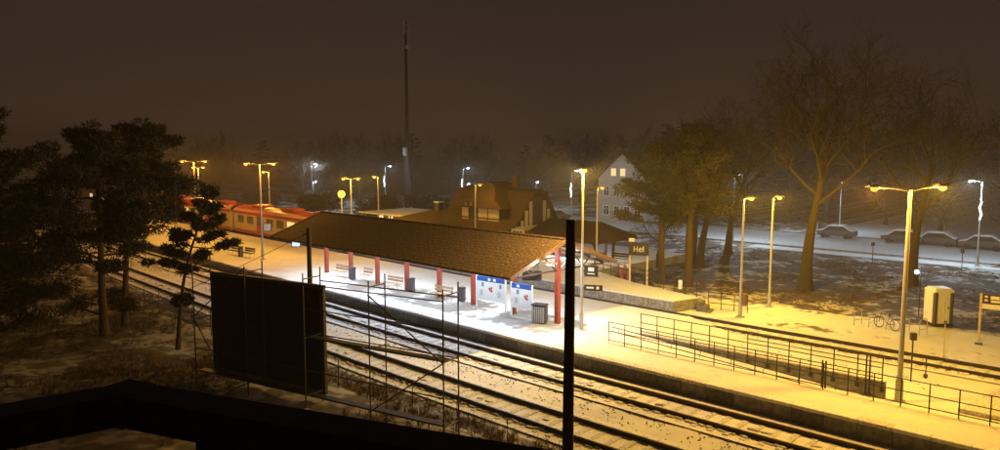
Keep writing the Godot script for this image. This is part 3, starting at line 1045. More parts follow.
func background() -> void:
	# white gabled house across the street
	var h := thing("house", "pale tall gabled house with lit attic windows across the street", "house", Vector3(-61.0, 0, -93.5))
	var w := MB.new()
	w.box(Vector3(0, 3.2, 0), Vector3(8.4, 6.4, 8.0))
	w.plate([Vector3(-4.2, 6.4, 4.0), Vector3(4.2, 6.4, 4.0), Vector3(0, 10.0, 4.0)], Vector3(0, 0, -8.0))
	part(h, "wall", w, M.plaster)
	for s in [-1.0, 1.0]:
		var r := MB.new()
		r.plate([Vector3(0, 10.12, 4.4), Vector3(s * 4.7, 6.1, 4.4), Vector3(s * 4.7, 6.1, -4.4), Vector3(0, 10.12, -4.4)], Vector3(0, 0.16, 0))
		part(h, "roof", r, M.roof_brown)
	for q in [-0.9, 0.7]:
		window_part(h, Vector3(q - 0.6, 7.3, 4.0), 0.8, 1.0, 0.0, M.window_lit, M.white_paint)
	for y in [1.7, 4.5]:
		for q in [-2.7, -0.9, 0.9, 2.7]:
			window_part(h, Vector3(q, y, 4.0), 0.9, 1.3, 0.0, M.glass_dark, M.white_paint)
	for y in [1.7, 4.5]:
		for q in [-2.2, 0.2, 2.4]:
			window_part(h, Vector3(4.2, y, q), 0.9, 1.3, PI / 2, M.glass_dark, M.white_paint)
	# radio mast
	var mst := thing("radio_mast", "tall slender radio mast with panel antennas rising above the station", "mast", Vector3(-106.5, 0, -87.0))
	var t := MB.new()
	t.tube([Vector3(0, 0, 0), Vector3(0, 9.5, 0), Vector3(0, 9.6, 0), Vector3(0, 30.5, 0), Vector3(0, 33.6, 0)], [0.62, 0.55, 0.36, 0.22, 0.08], 10)
	part(mst, "shaft", t, M.steel)
	for a in 3:
		var b := Basis(Vector3.UP, a * TAU / 3 + 0.5)
		var p := MB.new()
		p.bevel(b * Vector3(0, 32.4, 0.7), Vector3(0.3, 2.2, 0.16), 0.03, b)
		p.beam(b * Vector3(0, 31.9, 0.1), b * Vector3(0, 31.9, 0.65), 0.06, 0.06)
		p.beam(b * Vector3(0, 32.9, 0.05), b * Vector3(0, 32.9, 0.65), 0.06, 0.06)
		part(mst, "panel_antenna", p, M.galvanised)
	for a in 3:
		var b := Basis(Vector3.UP, a * TAU / 3 + 1.2)
		var p := MB.new()
		p.tube([b * Vector3(0, 29.0, 0.35), b * Vector3(0, 29.0, 0.62)], [0.3, 0.34], 10)
		part(mst, "dish", p, M.galvanised)
	var box2 := MB.new()
	box2.bevel(Vector3(0, 10.2, 0.55), Vector3(0.7, 1.5, 0.4), 0.03)
	part(mst, "equipment_box", box2, M.galvanised)
	# snow-topped cars parked across the street
	var lab := ["snow covered parked car right of the leaning dark tree", "snow covered parked car between the leaning tree and white street lamp", "snow covered parked car nearest the white street lamp", "snow covered parked car left of the double lamp mast"]
	var first: Node3D
	var at := [[-24.3, -91.2], [-21.0, -91.4], [-16.6, -91.0], [-31.5, -91.3]]
	for i in 4:
		if i == 0:
			first = car(lab[0], Vector3(at[0][0], 0.06, at[0][1]))
		else:
			copy(first, "parked_car", Vector3(at[i][0], 0.06, at[i][1]), rng.randf_range(-0.06, 0.06), lab[i])
	copy(first, "parked_car", Vector3(-70.5, 0.06, -86.5), 0.3, "snow covered car on the street left behind the station house")

func car(label: String, at: Vector3) -> Node3D:
	var c := thing("parked_car", label, "car", at, 0.02, "cars parked along the street")
	var side := [Vector3(-2.05, 0.35, 0), Vector3(-2.1, 0.8, 0), Vector3(-1.35, 0.92, 0), Vector3(-0.7, 1.42, 0), Vector3(0.9, 1.45, 0), Vector3(1.75, 0.98, 0), Vector3(2.1, 0.9, 0), Vector3(2.1, 0.35, 0)]
	var b := MB.new()
	var s2 := []
	for p in side: s2.append(p + Vector3(0, 0, 0.82))
	b.plate(s2, Vector3(0, 0, -1.64))
	part(c, "body", b, M.car_paint)
	var sn := MB.new()
	var top := [Vector3(-2.1, 0.82, 0.78), Vector3(-1.35, 0.94, 0.78), Vector3(-0.7, 1.44, 0.7), Vector3(0.9, 1.47, 0.7), Vector3(1.75, 1.0, 0.78), Vector3(2.1, 0.92, 0.78), Vector3(2.1, 0.98, 0.78), Vector3(1.75, 1.08, 0.78), Vector3(0.9, 1.58, 0.7), Vector3(-0.7, 1.55, 0.7), Vector3(-1.35, 1.02, 0.78), Vector3(-2.1, 0.88, 0.78)]
	sn.plate(top, Vector3(0, 0, -1.5))
	part(c, "snow_cover", sn, M.snow)
	for z in [0.83, -0.83]:
		var g := MB.new()
		g.plate([Vector3(-1.2, 0.95, z), Vector3(-0.65, 1.36, z), Vector3(0.85, 1.38, z), Vector3(1.55, 0.98, z)], Vector3(0, 0, 0.012 * signf(z)))
		part(c, "side_window", g, M.glass_dark)
	for x in [-1.3, 1.3]:
		for z in [0.74, -0.74]:
			var w := MB.new()
			w.tube([Vector3(x, 0.32, z - 0.1), Vector3(x, 0.32, z + 0.1)], [0.32, 0.32], 14)
			part(c, "wheel", w, M.rubber)
	return c

# a street lamp: list of arms [angle, length, rise], pole height
func lamp(called: String, label: String, at: Vector3, h: float, arms: Array, glass: Array, cols: Array, en: Array, group := "", turn := 0.0, r := 0.085) -> Node3D:
	var l := thing(called, label, "street lamp", at, turn, group)
	var p := MB.new()
	p.tube([Vector3.ZERO, Vector3(0, 0.9, 0), Vector3(0, 0.92, 0), Vector3(0, h, 0)], [r * 1.45, r * 1.4, r, r * 0.62], 10)
	part(l, "pole", p, M.galvanised)
	var bp := MB.new()
	bp.bevel(Vector3(0, 0.02, 0), Vector3(0.42, 0.06, 0.42), 0.015)
	part(l, "base_plate", bp, M.galvanised)
	for i in arms.size():
		var a: Array = arms[i]
		var b := Basis(Vector3.UP, a[0])
		var tip: Vector3 = b * Vector3(0, h + a[2], a[1])
		if a[1] > 0.3:
			var am := MB.new()
			am.tube([Vector3(0, h - 0.05, 0), b * Vector3(0, h + a[2] * 0.7, a[1] * 0.5), tip], [0.036, 0.032, 0.03], 7)
			part(l, "arm", am, M.galvanised)
		var c: Vector3 = tip + b * Vector3(0, 0, 0.22)
		var hd := MB.new()
		hd.plate([c + b * Vector3(-0.14, 0.02, -0.34), c + b * Vector3(0.14, 0.02, -0.34), c + b * Vector3(0.17, 0.02, 0.3), c + b * Vector3(-0.17, 0.02, 0.3)], Vector3(0, 0.05, 0))
		hd.bevel(c + Vector3(0, 0.09, 0), Vector3(0.24, 0.09, 0.5), 0.035, b)
		var head := part(l, "lamp_head", hd, M.galvanised)
		var gl := MB.new()
		gl.lathe(c, [[0.15, 0.015], [0.145, -0.05], [0.11, -0.12], [0.05, -0.155], [0.0, -0.16]], 12)
		gl.lathe(c, [[0.0, 0.016], [0.15, 0.015]], 12)
		part(head, "lamp_glass", gl, glass[i])
		if en[i] > 0.0:
			lamp_light(l, c + Vector3(0, -0.07, 0), cols[i], en[i], 0.1)
	return l

func lamps() -> void:
	var so := Color(1.0, 0.785, 0.25)
	var so2 := Color(1.0, 0.69, 0.26)
	var led := Color(0.84, 0.93, 1.0)
	var S: Material = M.sodium_glass
	var D: Material = M.led_glass
	# island platform
	lamp("lamp_mast", "tall double lamp post, one head white, one orange, at the canopy end", Vector3(-24.1, 0.75, -31.7), 8.65, [[PI * 0.25, 0.14, 0.06], [-PI * 0.75, 0.12, 0.02]], [S, D], [so, led], [150.0, 20.0])
	lamp("lamp_mast", "double armed orange lamp post with a white sign box behind the platform benches", Vector3(-60.6, 0.75, -32.8), 8.5, [[PI * 0.75, 1.0, 0.06], [-PI * 0.25, 1.0, 0.06]], [S, S], [so2, so2], [40.0, 40.0], "double armed platform lamps")
	lamp("lamp_mast", "double armed orange lamp post just right of the tall foreground pines", Vector3(-78.6, 0.75, -34.9), 8.5, [[PI * 0.75, 1.0, 0.06], [-PI * 0.25, 1.0, 0.06]], [S, S], [so2, so2], [40.0, 40.0], "double armed platform lamps")
	lamp("lamp_mast", "double armed orange lamp post behind the foreground pines", Vector3(-97.0, 0.75, -35.6), 8.5, [[PI * 0.75, 1.0, 0.06], [-PI * 0.25, 1.0, 0.06]], [S, S], [so2, so2], [40.0, 40.0], "double armed platform lamps")
	# side platform row
	lamp("lamp_post", "far double orange lamp beyond the red train, close to the pines", Vector3(-103.6, 0.3, -46.6), 7.7, [[PI * 0.75, 0.5, 0.05], [-PI * 0.25, 0.5, 0.05]], [S, S], [so2, so2], [48.0, 36.0], "lamps along the side platform")
	lamp("lamp_post", "orange lamp right behind the double lamp post with the white sign box", Vector3(-83.2, 0.3, -46.2), 7.5, [[-PI * 0.25, 0.45, 0.05]], [S], [so2], [46.0], "lamps along the side platform")
	lamp("lamp_post", "double orange lamp rising over the middle of the canopy ridge", Vector3(-65.5, 0.75, -45.8), 6.7, [[PI * 0.75, 0.55, 0.04], [-PI * 0.25, 0.55, 0.04]], [S, S], [so, so], [34.0, 34.0], "lamps along the side platform")
	lamp("lamp_post", "single yellow lamp left of the radio mast", Vector3(-61.0, 0.75, -46.0), 7.0, [[-PI * 0.4, 0.25, 0.04]], [S], [so], [36.0], "lamps along the side platform")
	lamp("lamp_post", "lamp post in front of the station house dormer", Vector3(-46.8, 0.75, -45.9), 6.65, [[PI * 0.95, 0.3, 0.04]], [M.sodium_dim], [so], [11.0], "lamps along the side platform")
	lamp("lamp_post", "thin lamp post beside the tall double lamp, over the concourse roof", Vector3(-33.6, 0.75, -46.0), 6.85, [[PI * 0.95, 0.3, 0.04]], [M.sodium_dim], [so], [11.0], "lamps along the side platform")
	lamp("lamp_post", "left of two yellow lamps beyond the far track with a box on its pole", Vector3(-20.73, 0.02, -43.71), 7.45, [[PI * 0.85, 0.35, 0.05]], [S], [so], [68.0])
	lamp("lamp_post", "right of two yellow lamps beyond the far track by the bare tree", Vector3(-20.68, 0.02, -47.89), 7.3, [[PI * 0.85, 0.3, 0.05]], [S], [so], [68.0])
	var box3 := MB.new()
	box3.bevel(Vector3(0.0, 1.15, 0.2), Vector3(0.3, 0.75, 0.24), 0.02)
	single("control_box", box3, M.wood, "small upright box fixed beside the left yellow lamp pole", "box", Vector3(-20.5, 0, -43.95))
	# tall double armed lamp at the ramp foot
	lamp("lamp_mast", "tall double armed lamp mast at the foot of the ramp", Vector3(-8.69, 0.03, -33.3), 8.85, [[PI * 0.78, 1.2, 0.12], [-PI * 0.22, 1.35, 0.10]], [S, M.sodium_dim], [so, so2], [95.0, 85.0], "", 0.0, 0.11)
	# white street lamps along the street
	var xs := [-14.5, -38.1, -61.0, -82.0, -101.2, -124.0, 9.0]
	var lb := ["white street lamp with a lit hanging ornament at the right edge", "white street lamp hidden in the pine crowns", "white street lamp standing before the pale gabled house", "white street lamp left of the station house with a lit ornament", "white street lamp left of the radio mast with a lit ornament", "far white street lamp among bare trees on the left", ""]
	for i in 6:
		var l := lamp("street_lamp", lb[i], Vector3(xs[i], 0.05, -77.8), 7.6, [[-PI * 0.25 if i == 0 else PI, 0.9, 0.12]], [D], [led], [85.0 if i < 2 else (22.0 if i == 2 else 60.0)], "white street lamps")
		if i in [0, 2, 3, 4]:
			var o := MB.new()
			var q := Vector3(0.0, 5.2, 0.22)
			o.tube([q + Vector3(0, -1.0, 0), q + Vector3(0.12, -0.5, 0.05), q + Vector3(-0.06, 0.1, 0.02), q + Vector3(0.1, 0.6, 0.04), q + Vector3(0, 0.9, 0)], [0.05, 0.09, 0.08, 0.06, 0.03], 6)
			part(l, "light_ornament", o, M.decor_glass)
			var br := MB.new()
			br.bar(Vector3(0, 5.6, 0), Vector3(0, 5.6, 0.24), 0.02)
			br.bar(Vector3(0, 4.6, 0), Vector3(0, 4.6, 0.24), 0.02)
			part(l, "ornament_bracket", br, M.galvanised)
	lamp("street_lamp", "small far white lamp just right of the chimney", Vector3(-86.5, 0.0, -100.0), 4.8, [[PI, 0.3, 0.05]], [D], [led], [26.0], "small far lamps")
	lamp("street_lamp", "small far white lamp beside the radio mast foot, over the station dormer", Vector3(-100.1, 0.0, -96.0), 4.2, [[PI, 0.3, 0.05]], [D], [led], [26.0], "small far lamps")
	lamp("street_lamp", "small far white lamp right of the yellow lamps, behind the bare tree", Vector3(-36.0, 0.0, -97.0), 4.1, [[PI, 0.3, 0.05]], [D], [led], [18.0], "small far lamps")
	lamp("street_lamp", "small far white lamp left of the tall double lamp mast", Vector3(-33.5, 0.0, -98.0), 6.3, [[PI, 0.3, 0.05]], [D], [led], [14.0], "small far lamps")
	lamp("street_lamp", "far white lamp among the bare trees left of the canopy ridge", Vector3(-112.0, 0.0, -70.5), 5.0, [[PI, 0.3, 0.05]], [D], [led], [28.0], "small far lamps")
	# round headed post lamp near the cabin
	var g := thing("globe_lamp", "thin dark post with a bright white globe behind the toilet cabin", "lamp", Vector3(-12.6, 0, -51.6))
	var gp := MB.new()
	gp.bar(Vector3.ZERO, Vector3(0, 3.25, 0), 0.035)
	gp.bar(Vector3(0, 2.95, 0), Vector3(-0.16, 2.95, 0.12), 0.02)
	part(g, "post", gp, M.dark_iron)
	var gg := MB.new()
	gg.lathe(Vector3(-0.2, 2.86, 0.15), [[0.0, -0.15], [0.1, -0.12], [0.15, 0.0], [0.1, 0.12], [0.0, 0.15]], 12)
	part(g, "lamp_globe", gg, M.decor_glass)
	lamp_light(g, Vector3(-0.2, 2.86, 0.15), led, 1.2, 0.12)
	var ck := thing("station_clock", "round pale disc on a post rising behind the canopy ridge", "clock", Vector3(-69.0, 0.75, -47.0))
	var cp := MB.new()
	cp.bar(Vector3.ZERO, Vector3(0, 4.6, 0), 0.07)
	part(ck, "post", cp, M.galvanised)
	var cd := MB.new()
	var nd := Vector3(0.66, 0, 0.75)
	cd.tube([Vector3(0, 4.9, 0) - nd * 0.06, Vector3(0, 4.9, 0) + nd * 0.06], [0.42, 0.42], 16)
	part(ck, "disc", cd, M.sign_white)

func bin_at(at: Vector3, label: String, m: Material) -> void:
	var b := thing("litter_bin", label, "bin", at, 0.0, "litter bins on the island platform")
	var body := MB.new()
	body.bevel(Vector3(0, 0.42, 0), Vector3(0.40, 0.84, 0.36), 0.04)
	part(b, "body", body, m)
	var lid := MB.new()
	lid.bevel(Vector3(0, 0.90, 0), Vector3(0.44, 0.10, 0.40), 0.03)
	part(b, "lid", lid, M.dark_iron)

func info_board(at: Vector3, w: float, h: float, n: int, turn: float, label: String, posts: float, blue_half: bool) -> void:
	var b := thing("information_board", label, "notice board", at, turn, "notice boards under the canopy")
	for s in [-1.0, 1.0]:
		var p := MB.new()
		p.bevel(Vector3(s * w * 0.5, h * 0.5, 0), Vector3(0.09, h, 0.09), 0.012)
		part(b, "post", p, M.white_paint)
	var pn := MB.new()
	pn.bevel(Vector3(0, h * 0.62, 0), Vector3(w - 0.1, h * 0.70, 0.06), 0.01)
	part(b, "panel", pn, M.plastic_white)
	var hd := MB.new()
	hd.bevel(Vector3(0, h - 0.17, 0.0), Vector3(w - 0.1, 0.30, 0.09), 0.01)
	var head := part(b, "header", hd, M.blue)
	var mk := MB.new()
	for q in ([-0.08, 0.28] if n > 2 else [-0.3]):
		mk.box(Vector3(q * w * 0.5, h - 0.17, 0.048), Vector3(0.20, 0.15, 0.006))
	part(head, "print", mk, M.sign_white)
	for i in n:
		var x := (i - (n - 1) * 0.5) * (w - 0.2) / n
		var sh := MB.new()
		sh.box(Vector3(x, h * 0.60, 0.035), Vector3((w - 0.2) / n - 0.10, h * 0.52, 0.012))
		var sheet_ := part(b, "poster", sh, M.paper)
		var k := MB.new()
		if i % 2 == 1:
			for j in 4:
				k.tube([Vector3(x + [-0.08, 0.09, 0.0, 0.1][j], h * 0.62 + [0.05, 0.10, -0.06, -0.08][j], 0.043), Vector3(x + [-0.08, 0.09, 0.0, 0.1][j], h * 0.62 + [0.05, 0.10, -0.06, -0.08][j], 0.046)], [0.085, 0.07, 0.10, 0.06], 9)
		else:
			for j in 7:
				k.box(Vector3(x - 0.05 + 0.02 * (j % 3), h * 0.60 - 0.36 + j * 0.05, 0.043), Vector3(0.26 - 0.04 * (j % 3), 0.022, 0.004))
			k.box(Vector3(x + 0.08, h * 0.60 + 0.30, 0.043), Vector3(0.18, 0.26, 0.004))
		part(sheet_, "print", k, M.print_red if i % 2 == 1 else M.print_grey)

func platform_things() -> void:
	var P := 0.752
	info_board(Vector3(-31.15, P, -31.86), 2.35, 2.05, 3, 0.05, "wide white notice board with blue header and three posters under the canopy", 0.09, false)
	info_board(Vector3(-28.3, P, -31.5), 1.6, 2.05, 2, 0.02, "narrower white notice board with two posters beside the platform bin", 0.09, true)
	bench(Vector3(-47.9, P, -32.55), 0.04, "pale bench under the canopy's far end by the second pillar", M.pale_wood, "benches under the canopy")
	bench(Vector3(-44.9, P, -32.75), 0.04, "short pale leaning bench right of the farthest canopy bin", M.pale_wood, "benches under the canopy").scale = Vector3(0.62, 1.1, 0.8)
	bench(Vector3(-40.9, P, -32.15), 0.04, "pale wooden bench in the middle under the canopy", M.pale_wood, "benches under the canopy")
	bench(Vector3(-35.6, P, -31.95), 0.04, "pale wooden bench under the canopy nearest the notice boards", M.pale_wood, "benches under the canopy")
	bench(Vector3(-64.9, P, -32.5), 0.05, "dark bench left of the pair on the snowy open platform", M.dark_wood, "benches on the open platform")
	bench(Vector3(-62.5, P, -32.55), 0.05, "dark bench right of the pair, by the lamp post with the sign box", M.dark_wood, "benches on the open platform")
	bench(Vector3(-81.5, P, -35.2), 0.05, "dark bench far along the platform behind the small pine, left one", M.dark_wood, "benches on the open platform")
	bench(Vector3(-78.6, P, -36.3), 0.05, "dark bench far along the platform behind the small pine, right one", M.dark_wood, "benches on the open platform")
	bin_at(Vector3(-46.2, P, -32.3), "grey litter bin farthest along under the canopy", M.plastic_grey)
	bin_at(Vector3(-39.3, P, -32.35), "grey litter bin in the middle under the canopy", M.plastic_grey)
	bin_at(Vector3(-34.3, P, -32.4), "grey litter bin beside the canopy bench nearest the notice boards", M.plastic_grey)
	bin_at(Vector3(-63.7, P, -32.3), "dark litter bin between the two benches on the open platform", M.plastic_grey)
	# slatted double bin at the near end
	var sb := thing("slatted_bin", "large slatted grey waste bin beside the canopy's end pillar", "bin", Vector3(-26.75, P, -31.3), 0.25)
	var core := MB.new()
	core.box(Vector3(0, 0.52, 0), Vector3(0.76, 0.94, 0.46))
	part(sb, "body", core, M.dark_iron)
	for i in 6:
		for s in [1.0, -1.0]:
			var sl := MB.new()
			sl.bevel(Vector3(-0.33 + i * 0.132, 0.52, s * 0.245), Vector3(0.095, 0.92, 0.025), 0.006)
			part(sb, "slat", sl, M.galvanised)
	for i in 4:
		var sl := MB.new()
		sl.bevel(Vector3(0.395, 0.52, -0.18 + i * 0.12), Vector3(0.025, 0.92, 0.085), 0.006)
		part(sb, "slat", sl, M.plastic_grey)
	var top := MB.new()
	top.bevel(Vector3(0, 1.07, 0), Vector3(0.86, 0.09, 0.56), 0.02)
	part(sb, "lid", top, M.dark_iron)
	# hanging departure display under the eave
	var dp := thing("departure_display", "dark hanging departure display beneath the canopy edge by the notice boards", "display", Vector3(-27.0, 3.25, -30.9), 0.5)
	var db := MB.new()
	db.bevel(Vector3(0, 0.25, 0), Vector3(1.1, 0.55, 0.22), 0.02)
	db.bar(Vector3(-0.35, 0.5, 0), Vector3(-0.35, 0.95, 0), 0.02)
	db.bar(Vector3(0.35, 0.5, 0), Vector3(0.35, 0.95, 0), 0.02)
	part(dp, "case", db, M.dark_sign)
	var dl := MB.new()
	for i in 3:
		dl.box(Vector3(-0.1, 0.38 - i * 0.13, 0.114), Vector3(0.7, 0.035, 0.006))
	part(dp, "screen_lines", dl, M.roof_brown)
	# signs on the lamp mast
	for d in [[4.02, 0.75, "square", "dark square platform sign high on the tall lamp post by the canopy end"], [3.1, 1.0, "long", "long dark direction sign low on the tall lamp post by the canopy end"]]:
		var sg := thing("platform_sign", d[3], "sign", Vector3(-24.1, d[0], -31.7), 0.5, "signs on the tall lamp post")
		var bb := MB.new()
		var hh := 0.62 if d[2] == "square" else 0.32
		bb.bevel(Vector3(0.12 + d[1] * 0.5, 0, 0), Vector3(d[1], hh, 0.06), 0.01)
		bb.box(Vector3(0.08, 0, 0), Vector3(0.12, 0.06, 0.05))
		part(sg, "board", bb, M.dark_sign)
		var pr := MB.new()
		if d[2] == "square":
			pr.box(Vector3(0.5, 0.08, 0.034), Vector3(0.32, 0.2, 0.006)); pr.box(Vector3(0.5, -0.16, 0.034), Vector3(0.4, 0.05, 0.006))
		else:
			pr.box(Vector3(0.45, 0, 0.034), Vector3(0.4, 0.09, 0.006)); pr.box(Vector3(0.86, 0, 0.034), Vector3(0.14, 0.14, 0.006))
		part(sg, "print", pr, M.sign_white)
	var wb := thing("sign_box", "pale square sign box on the double lamp post behind the benches", "sign", Vector3(-60.6, 3.4, -32.8), 0.75)
	var w1 := MB.new()
	w1.bevel(Vector3(0.52, 0.25, 0), Vector3(0.72, 0.72, 0.16), 0.02)
	w1.box(Vector3(0.1, 0.25, 0), Vector3(0.16, 0.06, 0.05))
	part(wb, "frame", w1, M.dark_sign)
	var w2 := MB.new()
	w2.box(Vector3(0.52, 0.25, 0.083), Vector3(0.6, 0.6, 0.01))
	part(wb, "face", w2, M.sign_white)
	var cs := thing("departure_display", "small lit bluish display hanging at the canopy's far eave", "display", Vector3(-51.2, 3.2, -30.6), 0.6)
	var c1 := MB.new()
	c1.bevel(Vector3(0, 0, 0), Vector3(0.75, 0.5, 0.2), 0.02)
	c1.bar(Vector3(0, 0.2, 0), Vector3(0, 0.95, 0), 0.02)
	part(cs, "case", c1, M.dark_sign)
	var c2 := MB.new()
	c2.box(Vector3(0, 0, 0.104), Vector3(0.62, 0.36, 0.008))
	part(cs, "screen", c2, M.display_lit)
	# far platform: station name sign, posts, railing
	var hs := thing("station_sign", "black station name sign reading Hel on two pale posts", "sign", Vector3(-29.3, 0.765, -45.25), 0.42)
	for s in [-1.0, 1.0]:
		var p := MB.new()
		p.bevel(Vector3(s * 0.62, 1.55, 0), Vector3(0.13, 3.1, 0.13), 0.015)
		part(hs, "post", p, M.cream)
	var hb := MB.new()
	hb.bevel(Vector3(0, 2.62, 0.04), Vector3(1.42, 0.92, 0.07), 0.01)
	part(hs, "board", hb, M.dark_sign)
	var tm := TextMesh.new()
	tm.text = "Hel"
	var sf := SystemFont.new()
	sf.font_names = PackedStringArray(["Droid Sans"])
	tm.font = sf
	tm.font_size = 48; tm.pixel_size = 0.0115; tm.depth = 0.012
	var tx := part(hs, "lettering", tm, M.sign_white, Vector3(0, 2.62, 0.082))
	var small := MB.new()
	small.bevel(Vector3(-0.52, 3.27, 0.02), Vector3(0.42, 0.26, 0.04), 0.01)
	part(hs, "number_plate", small, M.sign_white)
	for d in [[-31.75, "left of two short dark red posts with white caps on the side platform"], [-31.3, "right of two short dark red posts with white caps on the side platform"]]:
		var v := thing("bollard", d[1], "bollard", Vector3(d[0], 0.765, -46.75 + (d[0] + 31.75) * -0.2), 0.4, "pair of red posts on the side platform")
		var vb := MB.new()
		vb.bevel(Vector3(0, 0.42, 0), Vector3(0.24, 0.84, 0.2), 0.02)
		part(v, "shaft", vb, M.red_paint)
		var vc := MB.new()
		vc.bevel(Vector3(0, 0.98, 0), Vector3(0.28, 0.26, 0.24), 0.05)
		part(v, "cap", vc, M.white_paint)
	var fb := thing("waste_bin", "dark upright bin between the name sign posts, behind the railing", "bin", Vector3(-29.9, 0.02, -47.6), 0.3)
	var f1 := MB.new()
	f1.bevel(Vector3(0, 0.75, 0), Vector3(0.5, 1.5, 0.45), 0.03)
	part(fb, "body", f1, M.dark_wood)
	var f2 := MB.new()
	f2.bevel(Vector3(0, 1.54, 0), Vector3(0.56, 0.08, 0.5), 0.02)
	part(fb, "lid", f2, M.dark_iron)
	var r2 := thing("railing", "steel railing along the back of the side platform", "railing")
	railing(r2, [Vector3(-35.0, 0.76, -47.9), Vector3(-30.0, 0.76, -45.8), Vector3(-24.0, 0.76, -44.1)], 1.1, [1.09, 0.76, 0.42], 1.0, M.dark_iron, 0.028)
	var r3 := thing("railing", "short railing running from the side platform steps into the yard", "railing")
	railing(r3, [Vector3(-23.4, 0.0, -44.6), Vector3(-20.9, 0.0, -45.1)], 1.15, [1.12, 0.78, 0.42], 0.85, M.dark_iron, 0.028)
	var nb := thing("notice", "small white notice hung on the side platform railing", "notice", Vector3(-25.4, 1.3, -44.42), 0.3)
	var n1 := MB.new()
	n1.bevel(Vector3(0, 0.1, 0.03), Vector3(0.26, 0.62, 0.02), 0.005)
	part(nb, "board", n1, M.sign_white)
	var n2 := MB.new()
	n2.box(Vector3(0, 0.42, 0.0), Vector3(0.3, 0.03, 0.05))
	part(nb, "clip", n2, M.dark_iron)

